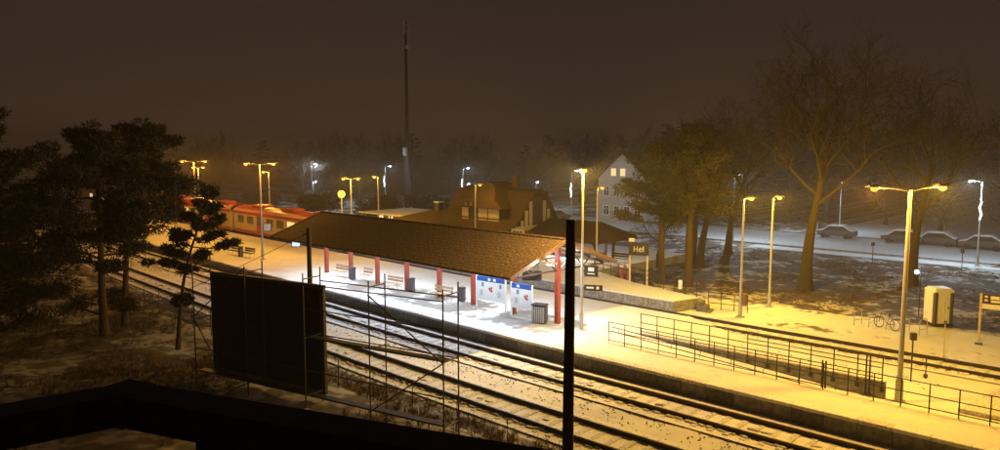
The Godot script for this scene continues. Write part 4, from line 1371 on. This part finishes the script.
func yard_things() -> void:
	# portable toilet cabin
	var t := thing("toilet_cabin", "white portable toilet cabin with grey corner strips in the yard", "toilet cabin", Vector3(-11.15, 0.06, -49.95), 0.75)
	var base := MB.new()
	base.bevel(Vector3(0, 0.07, 0), Vector3(1.16, 0.14, 1.16), 0.02)
	part(t, "skid", base, M.dark_iron)
	for k in 4:
		var b := Basis(Vector3.UP, k * PI / 2)
		var w := MB.new()
		w.bevel(b * Vector3(0, 1.06, 0.53), Vector3(0.72 if k % 2 == 0 else 0.78, 1.86, 0.04), 0.012, b)
		for i in 3:
			w.bevel(b * Vector3(-0.2 + i * 0.2, 0.85, 0.555), Vector3(0.03, 1.2, 0.02), 0.005, b)
		w.bevel(b * Vector3(0.0, 1.62, 0.555), Vector3(0.26, 0.22, 0.02), 0.005, b)
		part(t, "door" if k == 0 else "wall", w, M.plastic_white)
		var c := MB.new()
		c.bevel(b * Vector3(0.46, 1.04, 0.46), Vector3(0.24, 1.9, 0.24), 0.05, b)
		part(t, "corner_strip", c, M.plastic_grey if k != 2 else M.plastic_white)
	var hd := MB.new()
	hd.bevel(Vector3(0.27, 1.08, 0.57), Vector3(0.1, 0.08, 0.05), 0.01)
	part(t, "handle", hd, M.dark_iron)
	var rf := MB.new()
	rf.bevel(Vector3(0, 2.07, 0), Vector3(1.2, 0.16, 1.2), 0.06)
	rf.bevel(Vector3(0, 2.18, 0), Vector3(1.02, 0.14, 1.02), 0.06)
	part(t, "roof", rf, M.white_paint)
	# bicycle stands
	var first: Node3D
	var xs := [-14.62, -13.78, -12.85, -12.0, -11.1]
	var lb := ["bicycle stand hoop farthest left in the row", "second bicycle stand hoop, just left of the bicycle wheel", "middle bicycle stand hoop behind the parked bicycle", "fourth bicycle stand hoop, just right of the tall lamp mast", "bicycle stand hoop nearest the toilet cabin"]
	for i in 5:
		if i == 0:
			first = thing("bicycle_stand", lb[0], "bicycle stand", Vector3(xs[0], 0.02, -46.6), -0.3, "bicycle stands in the yard")
			var h := MB.new()
			h.tube([Vector3(0, 0, 0.36), Vector3(0, 0.72, 0.36), Vector3(0, 0.84, 0.3), Vector3(0, 0.9, 0.2), Vector3(0, 0.9, -0.2), Vector3(0, 0.84, -0.3), Vector3(0, 0.72, -0.36), Vector3(0, 0, -0.36)], [0.024, 0.024, 0.024, 0.024, 0.024, 0.024, 0.024, 0.024], 7)
			part(first, "hoop", h, M.galvanised)
			var cbar := MB.new()
			cbar.bar(Vector3(0, 0.3, 0.36), Vector3(0, 0.3, -0.36), 0.016)
			part(first, "crossbar", cbar, M.galvanised)
		else:
			copy(first, "bicycle_stand", Vector3(xs[i], 0.02, -46.6), -0.3 + rng.randf_range(-0.06, 0.06), lb[i])
	var bk := thing("bicycle", "dark bicycle parked between the stands, its wheel turned to view", "bicycle", Vector3(-13.0, 0.03, -46.55), -0.35)
	for x in [-0.52, 0.52]:
		var wt := MB.new()
		var ring := []
		var rr := []
		for i in 21:
			ring.append(Vector3(x, 0.34 + 0.32 * sin(TAU * i / 20.0), 0) + Vector3(0.32 * cos(TAU * i / 20.0), 0, 0))
			rr.append(0.022)
		wt.tube(ring, rr, 6, false)
		var wheel := part(bk, "wheel", wt, M.rubber)
		var sp := MB.new()
		for i in 8:
			sp.bar(Vector3(x, 0.34, 0), Vector3(x + 0.31 * cos(TAU * i / 8), 0.34 + 0.31 * sin(TAU * i / 8), 0), 0.003, 3)
		part(wheel, "spokes", sp, M.galvanised)
	var fr := MB.new()
	fr.bar(Vector3(0.52, 0.34, 0), Vector3(0.15, 0.84, 0), 0.014)
	fr.bar(Vector3(0.52, 0.34, 0), Vector3(0.05, 0.33, 0), 0.014)
	fr.bar(Vector3(0.05, 0.33, 0), Vector3(0.17, 0.9, 0), 0.017)
	fr.bar(Vector3(0.05, 0.33, 0), Vector3(-0.38, 0.78, 0), 0.019)
	fr.bar(Vector3(0.14, 0.8, 0), Vector3(-0.4, 0.85, 0), 0.017)
	fr.bar(Vector3(-0.52, 0.34, 0), Vector3(-0.39, 0.98, 0), 0.016)
	part(bk, "frame", fr, M.dark_iron)
	var sd := MB.new()
	sd.bevel(Vector3(0.2, 0.93, 0), Vector3(0.26, 0.06, 0.13), 0.02)
	part(bk, "saddle", sd, M.rubber)
	var hb := MB.new()
	hb.tube([Vector3(-0.3, 1.0, -0.28), Vector3(-0.38, 1.02, -0.1), Vector3(-0.38, 1.02, 0.1), Vector3(-0.3, 1.0, 0.28)], [0.014, 0.014, 0.014, 0.014], 6)
	part(bk, "handlebar", hb, M.galvanised)
	# sign board at the right edge
	var s := thing("direction_board", "pale framed direction board with a dark top panel at the right edge", "sign", Vector3(-8.35, 0.02, -46.4), 0.12)
	for x in [0.0, 2.1]:
		var p := MB.new()
		p.bevel(Vector3(x, 1.4, 0), Vector3(0.12, 2.8, 0.12), 0.015)
		part(s, "post", p, M.cream)
	var ft := MB.new()
	ft.bevel(Vector3(0, 0.03, 0), Vector3(0.34, 0.05, 0.3), 0.01)
	part(s, "foot", ft, M.dark_iron)
	var pb := MB.new()
	pb.bevel(Vector3(1.05, 2.1, 0), Vector3(2.0, 0.26, 0.07), 0.01)
	part(s, "lower_board", pb, M.sign_white)
	var db := MB.new()
	db.bevel(Vector3(1.05, 2.52, 0), Vector3(2.0, 0.52, 0.07), 0.01)
	var dark := part(s, "upper_board", db, M.dark_sign)
	var pr := MB.new()
	for q in [[0.22, 2.64, 0.14, 0.1], [0.22, 2.44, 0.14, 0.1], [0.62, 2.6, 0.4, 0.18], [0.75, 2.4, 0.62, 0.12], [1.15, 2.6, 0.34, 0.1], [1.5, 2.42, 0.4, 0.14], [1.7, 2.62, 0.3, 0.1]]:
		pr.box(Vector3(q[0], q[1], 0.04), Vector3(q[2], q[3], 0.006))
	part(dark, "print", pr, M.sign_white)
	# small signal box on a post by the track
	var sg := thing("signal_post", "short dark post carrying a small box beside the far track, right of the mast", "signal post", Vector3(-9.1, 0.02, -36.6), 0.6)
	var s1 := MB.new()
	s1.bar(Vector3.ZERO, Vector3(0, 2.0, 0), 0.035)
	part(sg, "post", s1, M.dark_iron)
	var s2 := MB.new()
	s2.bevel(Vector3(0, 2.1, 0.02), Vector3(0.26, 0.34, 0.2), 0.02)
	part(sg, "box", s2, M.dark_wood)
	var th := thing("marker_post", "thin pole with a small box on top in front of the toilet cabin", "post", Vector3(-8.94, 0.02, -41.6))
	var t1 := MB.new()
	t1.bar(Vector3.ZERO, Vector3(0, 1.85, 0), 0.02)
	part(th, "post", t1, M.galvanised)
	var t2 := MB.new()
	t2.bevel(Vector3(0, 1.9, 0), Vector3(0.12, 0.2, 0.1), 0.02)
	t2.bevel(Vector3(0, 0.03, 0), Vector3(0.2, 0.06, 0.2), 0.015)
	part(th, "box", t2, M.plastic_grey)
	var ln := thing("lever_post", "short black lever post near the foot of the signal post", "post", Vector3(-8.75, 0.02, -37.6))
	var l1 := MB.new()
	l1.bar(Vector3.ZERO, Vector3(0, 0.95, 0), 0.025)
	part(ln, "post", l1, M.dark_iron)
	var l2 := MB.new()
	l2.bevel(Vector3(0, 0.12, 0), Vector3(0.16, 0.18, 0.14), 0.02)
	part(ln, "base", l2, M.dark_iron)
	# thin posts along the street
	for d in [[-21.67, -72.2, "thin roadside post left of the tall lamp mast"], [-14.6, -72.4, "thin roadside post left of the white street lamp"]]:
		var rp := thing("roadside_post", d[2], "post", Vector3(d[0], 0.03, d[1]), 0.0, "thin roadside posts")
		var a := MB.new()
		a.bar(Vector3.ZERO, Vector3(0, 2.1, 0), 0.03)
		part(rp, "post", a, M.dark_iron)
		var b := MB.new()
		b.bevel(Vector3(0, 1.9, 0.03), Vector3(0.3, 0.34, 0.02), 0.005)
		part(rp, "plate", b, M.plastic_grey)

func scaffold() -> void:
	var s := thing("scaffold", "steel tube scaffold four bays long holding the big black board", "scaffold", Vector3(-29.36, 0, -12.79), 0.2265)
	# local: x along, z = 0 front line, -0.87 rear line
	var bay := 3.08
	for i in 5:
		for k in 2:
			var x := i * bay
			var z := -0.87 * k
			var w: Vector3 = s.transform * Vector3(x, 0, z)
			var y0 := bank(w.x, w.z) - 0.05
			var u := MB.new()
			var top := 6.08 + (0.12 if k == 1 else 0.0)
			u.tube([Vector3(x, y0, z), Vector3(x, top, z)], [0.027, 0.027], 8)
			var up := part(s, "upright", u, M.scaffold_tube)
			var f := MB.new()
			f.bevel(Vector3(x, y0 + 0.06, z), Vector3(0.16, 0.02, 0.16), 0.004)
			part(up, "base_plate", f, M.galvanised)
		for y in [1.5, 3.68, 5.86]:
			var c := MB.new()
			c.bar(Vector3(i * bay, y, 0), Vector3(i * bay, y, -0.87), 0.024)
			part(s, "transom", c, M.scaffold_tube)
	for i in 4:
		for q in [[5.68, 0.0], [4.78, 0.0], [2.5, 0.0], [5.68, -0.87], [3.62, -0.87]]:
			if i < 2 and q[1] < -0.5: continue
			if i < 2 and q[0] < 5.0 and q[0] > 3.0: continue
			var l := MB.new()
			l.bar(Vector3(i * bay, q[0], q[1]), Vector3((i + 1) * bay, q[0], q[1]), 0.022)
			part(s, "ledger", l, M.dark_iron)
		for y in ([1.44] if i < 2 else [1.44, 3.62]):
			var d := MB.new()
			d.bevel(Vector3((i + 0.5) * bay, y + 0.06, -0.28), Vector3(bay - 0.05, 0.06, 0.32), 0.01)
			part(s, "deck", d, M.dark_iron)
	for q in [[3, 5.6, 4, 3.68], [3, 1.5, 4, 3.66], [0, 3.75, 1, 6.0], [0, 3.75, 0.32, 2.55], [1, 1.5, 0.62, 0.95]]:
		var d := MB.new()
		d.bar(Vector3(q[0] * bay, q[1], 0.045), Vector3(q[2] * bay, q[3], 0.045), 0.024)
		part(s, "brace", d, M.dark_iron)
	# the board itself
	var b := thing("black_board", "huge black board in a grey frame held by the scaffold", "board", Vector3(-29.36, 0, -12.79), 0.2265)
	var p := MB.new()
	p.box(Vector3(3.12, 3.4, -0.98), Vector3(6.0, 4.0, 0.06))
	part(b, "panel", p, M.black_panel)
	var fr := [[Vector3(3.12, 5.42, -0.97), Vector3(6.3, 0.14, 0.16)], [Vector3(3.12, 1.38, -0.97), Vector3(6.3, 0.14, 0.16)], [Vector3(0.05, 3.4, -0.97), Vector3(0.14, 3.9, 0.16)], [Vector3(6.19, 3.4, -0.97), Vector3(0.14, 3.9, 0.16)]]
	for q in fr:
		var m := MB.new()
		m.bevel(q[0], q[1], 0.012)
		part(b, "frame", m, M.plastic_grey)
	# poles
	var w := MB.new()
	w.tube([Vector3(0, 0, 0), Vector3(0, 4.0, 0), Vector3(0.02, 8.2, 0)], [0.14, 0.12, 0.102], 14)
	var pole := thing("utility_pole", "thick black wooden pole rising close in the middle of the view", "pole", Vector3(-9.65, 0.82, -12.26))
	part(pole, "shaft", w, M.pole_wood)
	var cap := MB.new()
	cap.tube([Vector3(0.02, 8.2, 0), Vector3(0.02, 8.23, 0)], [0.108, 0.10], 14)
	part(pole, "cap", cap, M.dark_iron)
	var po2 := thing("utility_pole", "shorter wooden pole behind the black board with a cable running left", "pole", Vector3(-29.7, 0.0, -18.4))
	var w2 := MB.new()
	w2.tube([Vector3(0, 0, 0), Vector3(0, 6.95, 0)], [0.14, 0.10], 12)
	part(po2, "shaft", w2, M.pole_wood)
	var ins := MB.new()
	ins.bar(Vector3(0, 6.7, 0), Vector3(-0.3, 6.6, 0.05), 0.02)
	ins.bevel(Vector3(-0.3, 6.6, 0.05), Vector3(0.08, 0.14, 0.08), 0.02)
	part(po2, "bracket", ins, M.dark_iron)
	var cb := MB.new()
	var pts := []
	var rad := []
	for i in 15:
		var t := i / 14.0
		var a := Vector3(-30.0, 6.6, -18.35).lerp(Vector3(-36.2, 2.3, -8.0), t)
		pts.append(a + Vector3(0, -0.5 * sin(PI * t), 0))
		rad.append(0.014)
	cb.tube(pts, rad, 5)
	single("cable", cb, M.wire, "dark cable sagging from the shorter pole towards the left pines", "cable")
	# wire fence along the bank
	var f := thing("wire_fence", "low wire fence on thin stakes along the grassy bank", "fence")
	var last := Vector3.ZERO
	var i2 := 0
	var x := -46.0
	while x < -10.0:
		var z := -16.55 + bend(x) * 0.6
		var y := bank(x, z)
		var tp := Vector3(x + rng.randf_range(-0.04, 0.04), y + 1.35, z)
		var m := MB.new()
		m.bar(Vector3(x, y - 0.1, z), tp, 0.017, 6)
		part(f, "stake", m, M.dark_iron)
		if i2 > 0:
			for k in [0.05, 0.6]:
				var wr := MB.new()
				wr.bar(last - Vector3(0, k, 0), tp - Vector3(0, k, 0), 0.004, 3)
				part(f, "wire", wr, M.wire)
		last = tp
		i2 += 1
		x += 2.35

func limb(mb: MB, p: Vector3, d: Vector3, length: float, r: float, depth: int, cfg: Dictionary, tips: Array) -> void:
	var n := 4 if depth < 3 else 3
	var pts := [p]
	var rad := [r]
	var q := p
	var dir := d.normalized()
	for i in n:
		var wob: float = cfg.wobble
		dir = (dir + Vector3(rng.randf_range(-1, 1), rng.randf_range(-0.6, 1) * 0.8 + cfg.lift, rng.randf_range(-1, 1)) * wob).normalized()
		q += dir * length / n
		pts.append(q)
		rad.append(maxf(cfg.fine, r * lerpf(1.0, 0.45, float(i + 1) / n)))
	mb.tube(pts, rad, 7 if depth == 0 else (5 if depth == 1 else 3), false)
	if depth >= cfg.levels:
		tips.append([q, dir, length])
		return
	var kids: int = cfg.kids[depth]
	for i in kids:
		var t := rng.randf_range(0.25, 1.0) if i < kids - 1 else 1.0
		var k := t * n
		var a := int(minf(floor(k), n - 1))
		var at: Vector3 = pts[a].lerp(pts[a + 1], k - a)
		var side := dir.cross(Vector3(rng.randf_range(-1, 1), rng.randf_range(-1, 1), rng.randf_range(-1, 1))).normalized()
		var nd := (dir * rng.randf_range(0.5, 1.0) + side * rng.randf_range(0.5, 1.0)).normalized()
		limb(mb, at, nd, length * rng.randf_range(0.45, 0.75), maxf(cfg.fine, r * lerpf(0.65, 0.36, t)), depth + 1, cfg, tips)

func bare_tree(label: String, at: Vector3, h: float, lean: Vector3, r: float, cfg: Dictionary, first_limb := 0.35, group := "", called := "bare_tree") -> Node3D:
	var t := thing(called, label, "tree", at, 0.0, group)
	var tk := MB.new()
	var pts := []
	var rad := []
	var th := h * 0.62
	for i in 9:
		var k := i / 8.0
		pts.append(Vector3(0, th * k - 0.2, 0) + lean * k * k + Vector3(sin(k * 5.0 + at.x), 0, cos(k * 4.0 + at.z)) * 0.12 * k * h / 14.0)
		rad.append(lerpf(r, r * 0.32, pow(k, 0.8)) * (1.35 if i == 0 else 1.0))
	tk.tube(pts, rad, 10, false)
	part(t, "trunk", tk, M.bark)
	var cr := MB.new()
	var tips := []
	var nl: int = cfg.limbs
	for i in nl:
		var k := lerpf(first_limb, 1.0, pow(float(i) / (nl - 1), 0.8))
		var a := k * 8.0
		var j := int(minf(floor(a), 7))
		var p: Vector3 = pts[j].lerp(pts[j + 1], a - j)
		var ang := i * 2.4 + rng.randf_range(-0.4, 0.4)
		var up := lerpf(0.35, 1.6, pow(k, 2.0))
		limb(cr, p, Vector3(cos(ang), up, sin(ang)), h * lerpf(0.30, 0.36, rng.randf()) * lerpf(1.0, 0.85, k), r * lerpf(0.42, 0.26, k), 0, cfg, tips)
	part(t, "crown", cr, M.bark)
	return t

func pad(mb: MB, c: Vector3, rx: float, ry: float, count: int, ln: float, wd: float) -> void:
	for i in count:
		var u := Vector3(rng.randf_range(-1, 1), rng.randf_range(-1, 1), rng.randf_range(-1, 1))
		if u.length() > 1.0:
			u = u.normalized() * rng.randf_range(0.6, 1.0)
		var p := c + Vector3(u.x * rx, u.y * ry, u.z * rx)
		var d := (Vector3(u.x, u.y * 0.6 + 0.35, u.z) + Vector3(rng.randf_range(-1, 1), rng.randf_range(-1, 1), rng.randf_range(-1, 1)) * 0.9).normalized()
		var s := d.cross(Vector3(rng.randf_range(-1, 1), rng.randf_range(-1, 1), rng.randf_range(-1, 1))).normalized() * wd
		var e := p + d * ln * rng.randf_range(0.7, 1.3)
		mb.tri(p - s, e, p + s)

func pine(label: String, at: Vector3, h: float, lean: Vector3, r: float, spread: float, crown_from: float, limbs: int, pads: int, dens: int, group := "", forced: Array = []) -> Node3D:
	var t := thing("pine_tree", label, "tree", at, 0.0, group)
	var tk := MB.new()
	var pts := []
	var rad := []
	for i in 10:
		var k := i / 9.0
		pts.append(Vector3(0, h * 0.95 * k - 0.2, 0) + lean * pow(k, 1.4) + Vector3(sin(k * 6.0 + at.x * 3.0), 0, cos(k * 5.0 + at.z)) * 0.16 * k)
		rad.append(lerpf(r, r * 0.22, k) * (1.3 if i == 0 else 1.0))
	tk.tube(pts, rad, 9, false)
	part(t, "trunk", tk, M.bark_pine)
	var br := MB.new()
	var fo := MB.new()
	var list := []
	for i in limbs:
		var k := lerpf(crown_from, 1.0, (i + rng.randf_range(0.0, 0.7)) / limbs)
		var rel := (k - crown_from) / (1.0 - crown_from)
		var out := spread * (sin(clampf(rel * 0.85 + 0.22, 0.0, 1.0) * PI) * 0.75 + 0.30) * rng.randf_range(0.55, 1.15)
		list.append([k, i * 2.4 + rng.randf_range(-0.5, 0.5), out, rng.randf_range(-0.05, 0.45)])
	for f in forced:
		list.append(f)
	for q in list:
		var a: float = clampf(q[0], 0.0, 0.999) * 9.0
		var j := int(minf(floor(a), 8))
		var p: Vector3 = pts[j].lerp(pts[j + 1], a - j)
		var dir := Vector3(cos(q[1]), 0, sin(q[1]))
		var e1: Vector3 = p + dir * q[2] * 0.5 + Vector3(0, q[2] * q[3] * 0.3 - 0.08, 0) + Vector3(rng.randf_range(-0.15, 0.15), 0, rng.randf_range(-0.15, 0.15))
		var e2: Vector3 = p + dir * q[2] + Vector3(0, q[2] * q[3] + 0.12, 0)
		br.tube([p, e1, e2], [r * 0.30, r * 0.2, r * 0.07], 5, false)
		for s in pads:
			var tt := rng.randf_range(0.42, 1.05)
			var c: Vector3 = (e1.lerp(e2, (tt - 0.5) * 2.0) if tt > 0.5 else p.lerp(e1, tt * 2.0))
			c += Vector3(rng.randf_range(-1, 1), rng.randf_range(-0.1, 0.35), rng.randf_range(-1, 1)) * 0.33 * q[2] * 0.6
			br.tube([p.lerp(e1, 0.8), c], [r * 0.09, 0.008], 3, false)
			var sz := rng.randf_range(0.34, 0.62) * clampf(spread / 2.4, 0.55, 1.35)
			pad(fo, c, sz, sz * 0.48, dens, 0.22, 0.035)
	pad(fo, pts[9] + Vector3(0, 0.25, 0), 0.5, 0.35, dens, 0.22, 0.035)
	part(t, "branches", br, M.bark_pine)
	part(t, "crown", fo, M.needles)
	return t

func trees() -> void:
	# foreground pines, dark against the station
	var y := func(x: float, z: float) -> Vector3: return Vector3(x, bank(x, z), z)
	pine("large dark foreground pine filling the left edge", y.call(-40.4, -7.6), 12.0, Vector3(0.2, 0, 0.3), 0.26, 4.0, 0.10, 46, 8, 150, "foreground pines")
	pine("dark foreground pine behind the largest one at the left edge", y.call(-46.5, -8.6), 10.8, Vector3(0, 0, 0), 0.22, 3.6, 0.08, 40, 8, 130, "foreground pines")
	pine("dark foreground pine with a low forked limb, second from the left edge", y.call(-39.9, -12.8), 11.0, Vector3(-0.2, 0, 0.0), 0.22, 3.1, 0.36, 28, 7, 140, "foreground pines", [[0.12, 2.6, 2.6, 0.55]])
	pine("dark foreground pine with the highest narrow tip, right of the forked one", y.call(-42.15, -14.55), 11.4, Vector3(1.0, 0, -0.9), 0.18, 3.0, 0.42, 28, 7, 140, "foreground pines", [[0.13, 0.6, 0.9, 0.1], [0.17, 2.0, 0.8, 0.1]])
	pine("small leaning foreground pine with separate branch tiers", y.call(-35.0, -14.4), 7.9, Vector3(1.25, 0, -1.0), 0.115, 1.35, 0.52, 13, 5, 130, "foreground pines", [[0.36, 0.4, 1.0, 0.15], [0.33, 3.4, 1.1, -0.35], [0.68, -0.7, 2.0, 0.0]])
	# pines and other trees behind the side platform
	pine("lit pine with orange trunk behind the name sign", Vector3(-30.42, 0.1, -50.3), 11.6, Vector3(-0.3, 0, 0.1), 0.30, 3.3, 0.42, 30, 7, 110, "pines behind the side platform")
	pine("second lit pine right of the name sign, its trunk straight", Vector3(-28.48, 0.1, -50.96), 12.2, Vector3(0.3, 0, 0.2), 0.34, 3.2, 0.48, 28, 7, 110, "pines behind the side platform")
	pine("third darker pine behind the two lit ones", Vector3(-33.8, 0.1, -61.3), 13.4, Vector3(0.3, 0, -0.3), 0.30, 3.5, 0.40, 28, 7, 100, "pines behind the side platform")
	var big := {"wobble": 0.22, "lift": 0.12, "fine": 0.011, "levels": 4, "kids": [5, 5, 4, 3], "limbs": 10}
	bare_tree("largest bare tree with a thick lit trunk in the yard", Vector3(-21.2, 0.05, -55.4), 17.2, Vector3(0.9, 0, -0.6), 0.50, big, 0.62, "", "bare_tree")
	var mid := {"wobble": 0.24, "lift": 0.10, "fine": 0.013, "levels": 3, "kids": [5, 5, 4], "limbs": 9}
	bare_tree("dark leaning tree beside the white globe lamp", Vector3(-16.1, 0.05, -63.5), 15.5, Vector3(0.8, 0, -0.5), 0.42, mid, 0.6)
	bare_tree("leaning bare tree right of the lit pines", Vector3(-32.5, 0.05, -60.2), 13.0, Vector3(1.2, 0, -0.8), 0.40, mid, 0.55)
	bare_tree("leaning bare tree left of the two yellow lamps", Vector3(-34.6, 0.05, -69.8), 14.0, Vector3(1.4, 0, -0.8), 0.40, mid, 0.55)
	var cu := {"wobble": 0.3, "lift": -0.1, "fine": 0.012, "levels": 3, "kids": [5, 4, 4], "limbs": 7}
	bare_tree("slim crooked tree just left of the first lit pine", Vector3(-35.2, 0.05, -57.3), 7.0, Vector3(1.1, 0, -0.2), 0.16, cu, 0.4)
	# rows of trees in the haze
	var far := {"wobble": 0.24, "lift": 0.10, "fine": 0.022, "levels": 3, "kids": [6, 5, 4], "limbs": 11}
	var protos := []
	var spots := []
	for i in 16:
		spots.append([Vector3(-64.0 - i * 7.5 + rng.randf_range(-2.5, 2.5), 0, -100.0 - rng.randf_range(0.0, 26.0)), "left"])
	for i in 13:
		spots.append([Vector3(-50.0 + i * 5.5 + rng.randf_range(-1.5, 1.5), 0, -98.0 - rng.randf_range(0.0, 16.0)), "right"])
	for i in 12:
		spots.append([Vector3(-118.0 - i * 7.0 + rng.randf_range(-3, 3), 0, -58.0 - rng.randf_range(0.0, 30.0)), "west"])
	var words := {"left": "hazy bare tree in the dark row behind the station roofs", "right": "hazy bare tree in the dark row across the street on the right", "west": "hazy bare tree in the dark row beyond the red train"}
	for i in spots.size():
		var g: String = spots[i][1]
		var sc := rng.randf_range(0.8, 1.15) * (1.25 if g == "right" else 0.92)
		if i < 4:
			var o := bare_tree(words[g], spots[i][0], 13.0, Vector3(rng.randf_range(-0.8, 0.8), 0, rng.randf_range(-0.5, 0.5)), 0.32, far, 0.22, "row of trees " + g)
			o.scale = Vector3.ONE * sc
			protos.append(o)
		else:
			var c := copy(protos[i % 4], "bare_tree", spots[i][0], rng.randf() * TAU, words[g])
			c.set_meta("group", "row of trees " + g)
			c.scale = Vector3.ONE * sc
	# dense evergreen shrubs beyond the tracks
	var shrub: Node3D
	for k in 12:
		var p := Vector3(-84.0 - k * 6.2, 0.0, -66.0 - (k % 3) * 3.0)
		if k > 8: p = Vector3(-66.0 - (k - 8) * 7.0, 0.0, -74.0)
		if k == 0:
			shrub = thing("evergreen_shrub", "low dark evergreen shrub behind the train and station roofs", "shrub", p, 0.0, "dark shrubs behind the train")
			var st := MB.new()
			var fo := MB.new()
			for i in 26:
				var e := Vector3(rng.randf_range(-3.0, 3.0), rng.randf_range(0.5, 2.8), rng.randf_range(-1.3, 1.3))
				st.tube([Vector3(e.x * 0.3, 0, e.z * 0.3), e], [0.06, 0.02], 4, false)
				pad(fo, e, 0.8, 0.6, 130, 0.3, 0.07)
			part(shrub, "stems", st, M.bark)
			part(shrub, "foliage", fo, M.needles)
		else:
			var q := copy(shrub, "evergreen_shrub", p, rng.randf() * TAU)
			q.scale = Vector3.ONE * rng.randf_range(0.85, 1.25)
	# dense dark evergreens closing the view far behind
	for k in 14:
		var p := Vector3(-190.0 + k * 17.0, 0, -150.0 + rng.randf_range(-8, 8)) if k < 11 else Vector3(-205.0, 0, -140.0 + (k - 10) * 28.0)
		if k == 0:
			protos.append(pine("far dark pine in the closing line of forest", p, 15.0, Vector3.ZERO, 0.35, 4.2, 0.15, 26, 7, 60, "far line of pines"))
		else:
			var c := copy(protos[4], "pine_tree", p, rng.randf() * TAU)
			c.scale = Vector3.ONE * rng.randf_range(0.8, 1.15)

func foreground() -> void:
	# timber terrace that the view is taken from
	var t := thing("terrace", "dark timber terrace with a heavy handrail corner in the foreground", "terrace")
	var a := Vector3(-2.46, 9.69, -0.84)
	var right := Vector3(0.9, 9.69, -2.12)
	var left := Vector3(-2.86, 9.69, 1.6)
	for q in [[a, right, "handrail"], [a, left, "handrail"]]:
		var m := MB.new()
		var dir: Vector3 = (q[1] - q[0]).normalized()
		m.beam(q[0] - dir * 0.05, q[1], 0.13, 0.10)
		part(t, "handrail", m, M.dark_wood)
		var lo := MB.new()
		lo.beam(q[0] + Vector3(0, -0.62, 0), q[1] + Vector3(0, -0.62, 0), 0.06, 0.10)
		part(t, "lower_rail", lo, M.dark_wood)
	var cc := MB.new()
	cc.bevel(a, Vector3(0.17, 0.108, 0.17), 0.02, Basis(Vector3.UP, 0.3))
	part(t, "corner_block", cc, M.dark_wood)
	for p in [a + Vector3(0.35, 0, -0.135), a.lerp(right, 0.62), right, left]:
		var m := MB.new()
		m.bevel(Vector3(p.x, 9.17, p.z), Vector3(0.10, 0.94, 0.10), 0.01)
		part(t, "post", m, M.dark_wood)
	var dk := MB.new()
	dk.plate([Vector3(-2.5, 8.6, -0.9), Vector3(0.95, 8.6, -2.2), Vector3(3.2, 8.6, 2.4), Vector3(-3.0, 8.6, 2.4)], Vector3(0, 0.1, 0))
	part(t, "deck", dk, M.dark_wood)
	for p in [Vector3(-2.3, 0, -0.7), Vector3(0.8, 0, -1.9), Vector3(-2.7, 0, 2.2), Vector3(2.8, 0, 2.2)]:
		var m := MB.new()
		m.bevel(Vector3(p.x, 5.0, p.z), Vector3(0.25, 7.2, 0.25), 0.015)
		part(t, "leg", m, M.dark_wood)

func multi(called: String, mesh: Mesh, m: Material, xf: Array) -> void:
	var mm := MultiMesh.new()
	mm.transform_format = MultiMesh.TRANSFORM_3D
	mm.mesh = mesh
	mm.instance_count = xf.size()
	for i in xf.size():
		mm.set_instance_transform(i, xf[i])
	var o := MultiMeshInstance3D.new()
	o.name = called
	o.multimesh = mm
	o.material_override = m
	add_child(o)
	o.set_meta("kind", "stuff")

func scatter() -> void:
	var tuft := MB.new()
	for i in 16:
		var a := rng.randf() * TAU
		var d := Vector3(cos(a), 0, sin(a))
		var b := d * rng.randf_range(0.0, 0.10)
		var e := b + d * rng.randf_range(0.05, 0.22) + Vector3(0, rng.randf_range(0.12, 0.34), 0)
		var s := d.cross(Vector3.UP) * 0.012
		tuft.tri(b - s, e, b + s)
	var fn := FastNoiseLite.new()
	fn.seed = 12; fn.frequency = 0.12; fn.fractal_octaves = 3
	var xf := []
	var tries := 0
	while xf.size() < 9000 and tries < 90000:
		tries += 1
		var x := rng.randf_range(-66.0, -9.0)
		var z := rng.randf_range(-19.8, -3.0)
		z += bend(x)
		var zz := z - bend(x)
		var k := fn.get_noise_2d(x, z) + (0.35 if zz < -16.6 else 0.0)
		if k < rng.randf_range(-0.25, 0.40): continue
		var s := rng.randf_range(0.5, 1.3)
		xf.append(Transform3D(Basis(Vector3.UP, rng.randf() * TAU).scaled(Vector3(s, s * rng.randf_range(0.6, 1.1), s)), Vector3(x, bank(x, z) - 0.02, z)))
	tries = 0
	while xf.size() < 13000 and tries < 40000:
		tries += 1
		var x := rng.randf_range(-38.0, -4.0)
		var z := rng.randf_range(-76.0, -49.5)
		if fn.get_noise_2d(x, z) < rng.randf_range(-0.2, 0.4): continue
		var s := rng.randf_range(0.35, 0.8)
		xf.append(Transform3D(Basis(Vector3.UP, rng.randf() * TAU).scaled(Vector3(s * 1.5, s * 0.7, s * 1.5)), Vector3(x, 0.0, z)))
	multi("dry_grass", tuft.mesh(), M.grass, xf)
	var st := MB.new()
	st.bevel(Vector3(0, 0.02, 0), Vector3(0.06, 0.03, 0.045), 0.01)
	xf = []
	for i in 3800:
		var x := rng.randf_range(-75.0, -8.0)
		var zz: float = [-23.65, -19.6, -36.5, -24.4][i % 4] + rng.randf_range(-0.9, 0.9)
		var s := rng.randf_range(0.4, 1.3)
		xf.append(Transform3D(Basis(Vector3.UP, rng.randf() * TAU).scaled(Vector3.ONE * s), Vector3(x, 0.0, zz + bend(x))))
	multi("ballast_stones", st.mesh(), M.stone, xf)
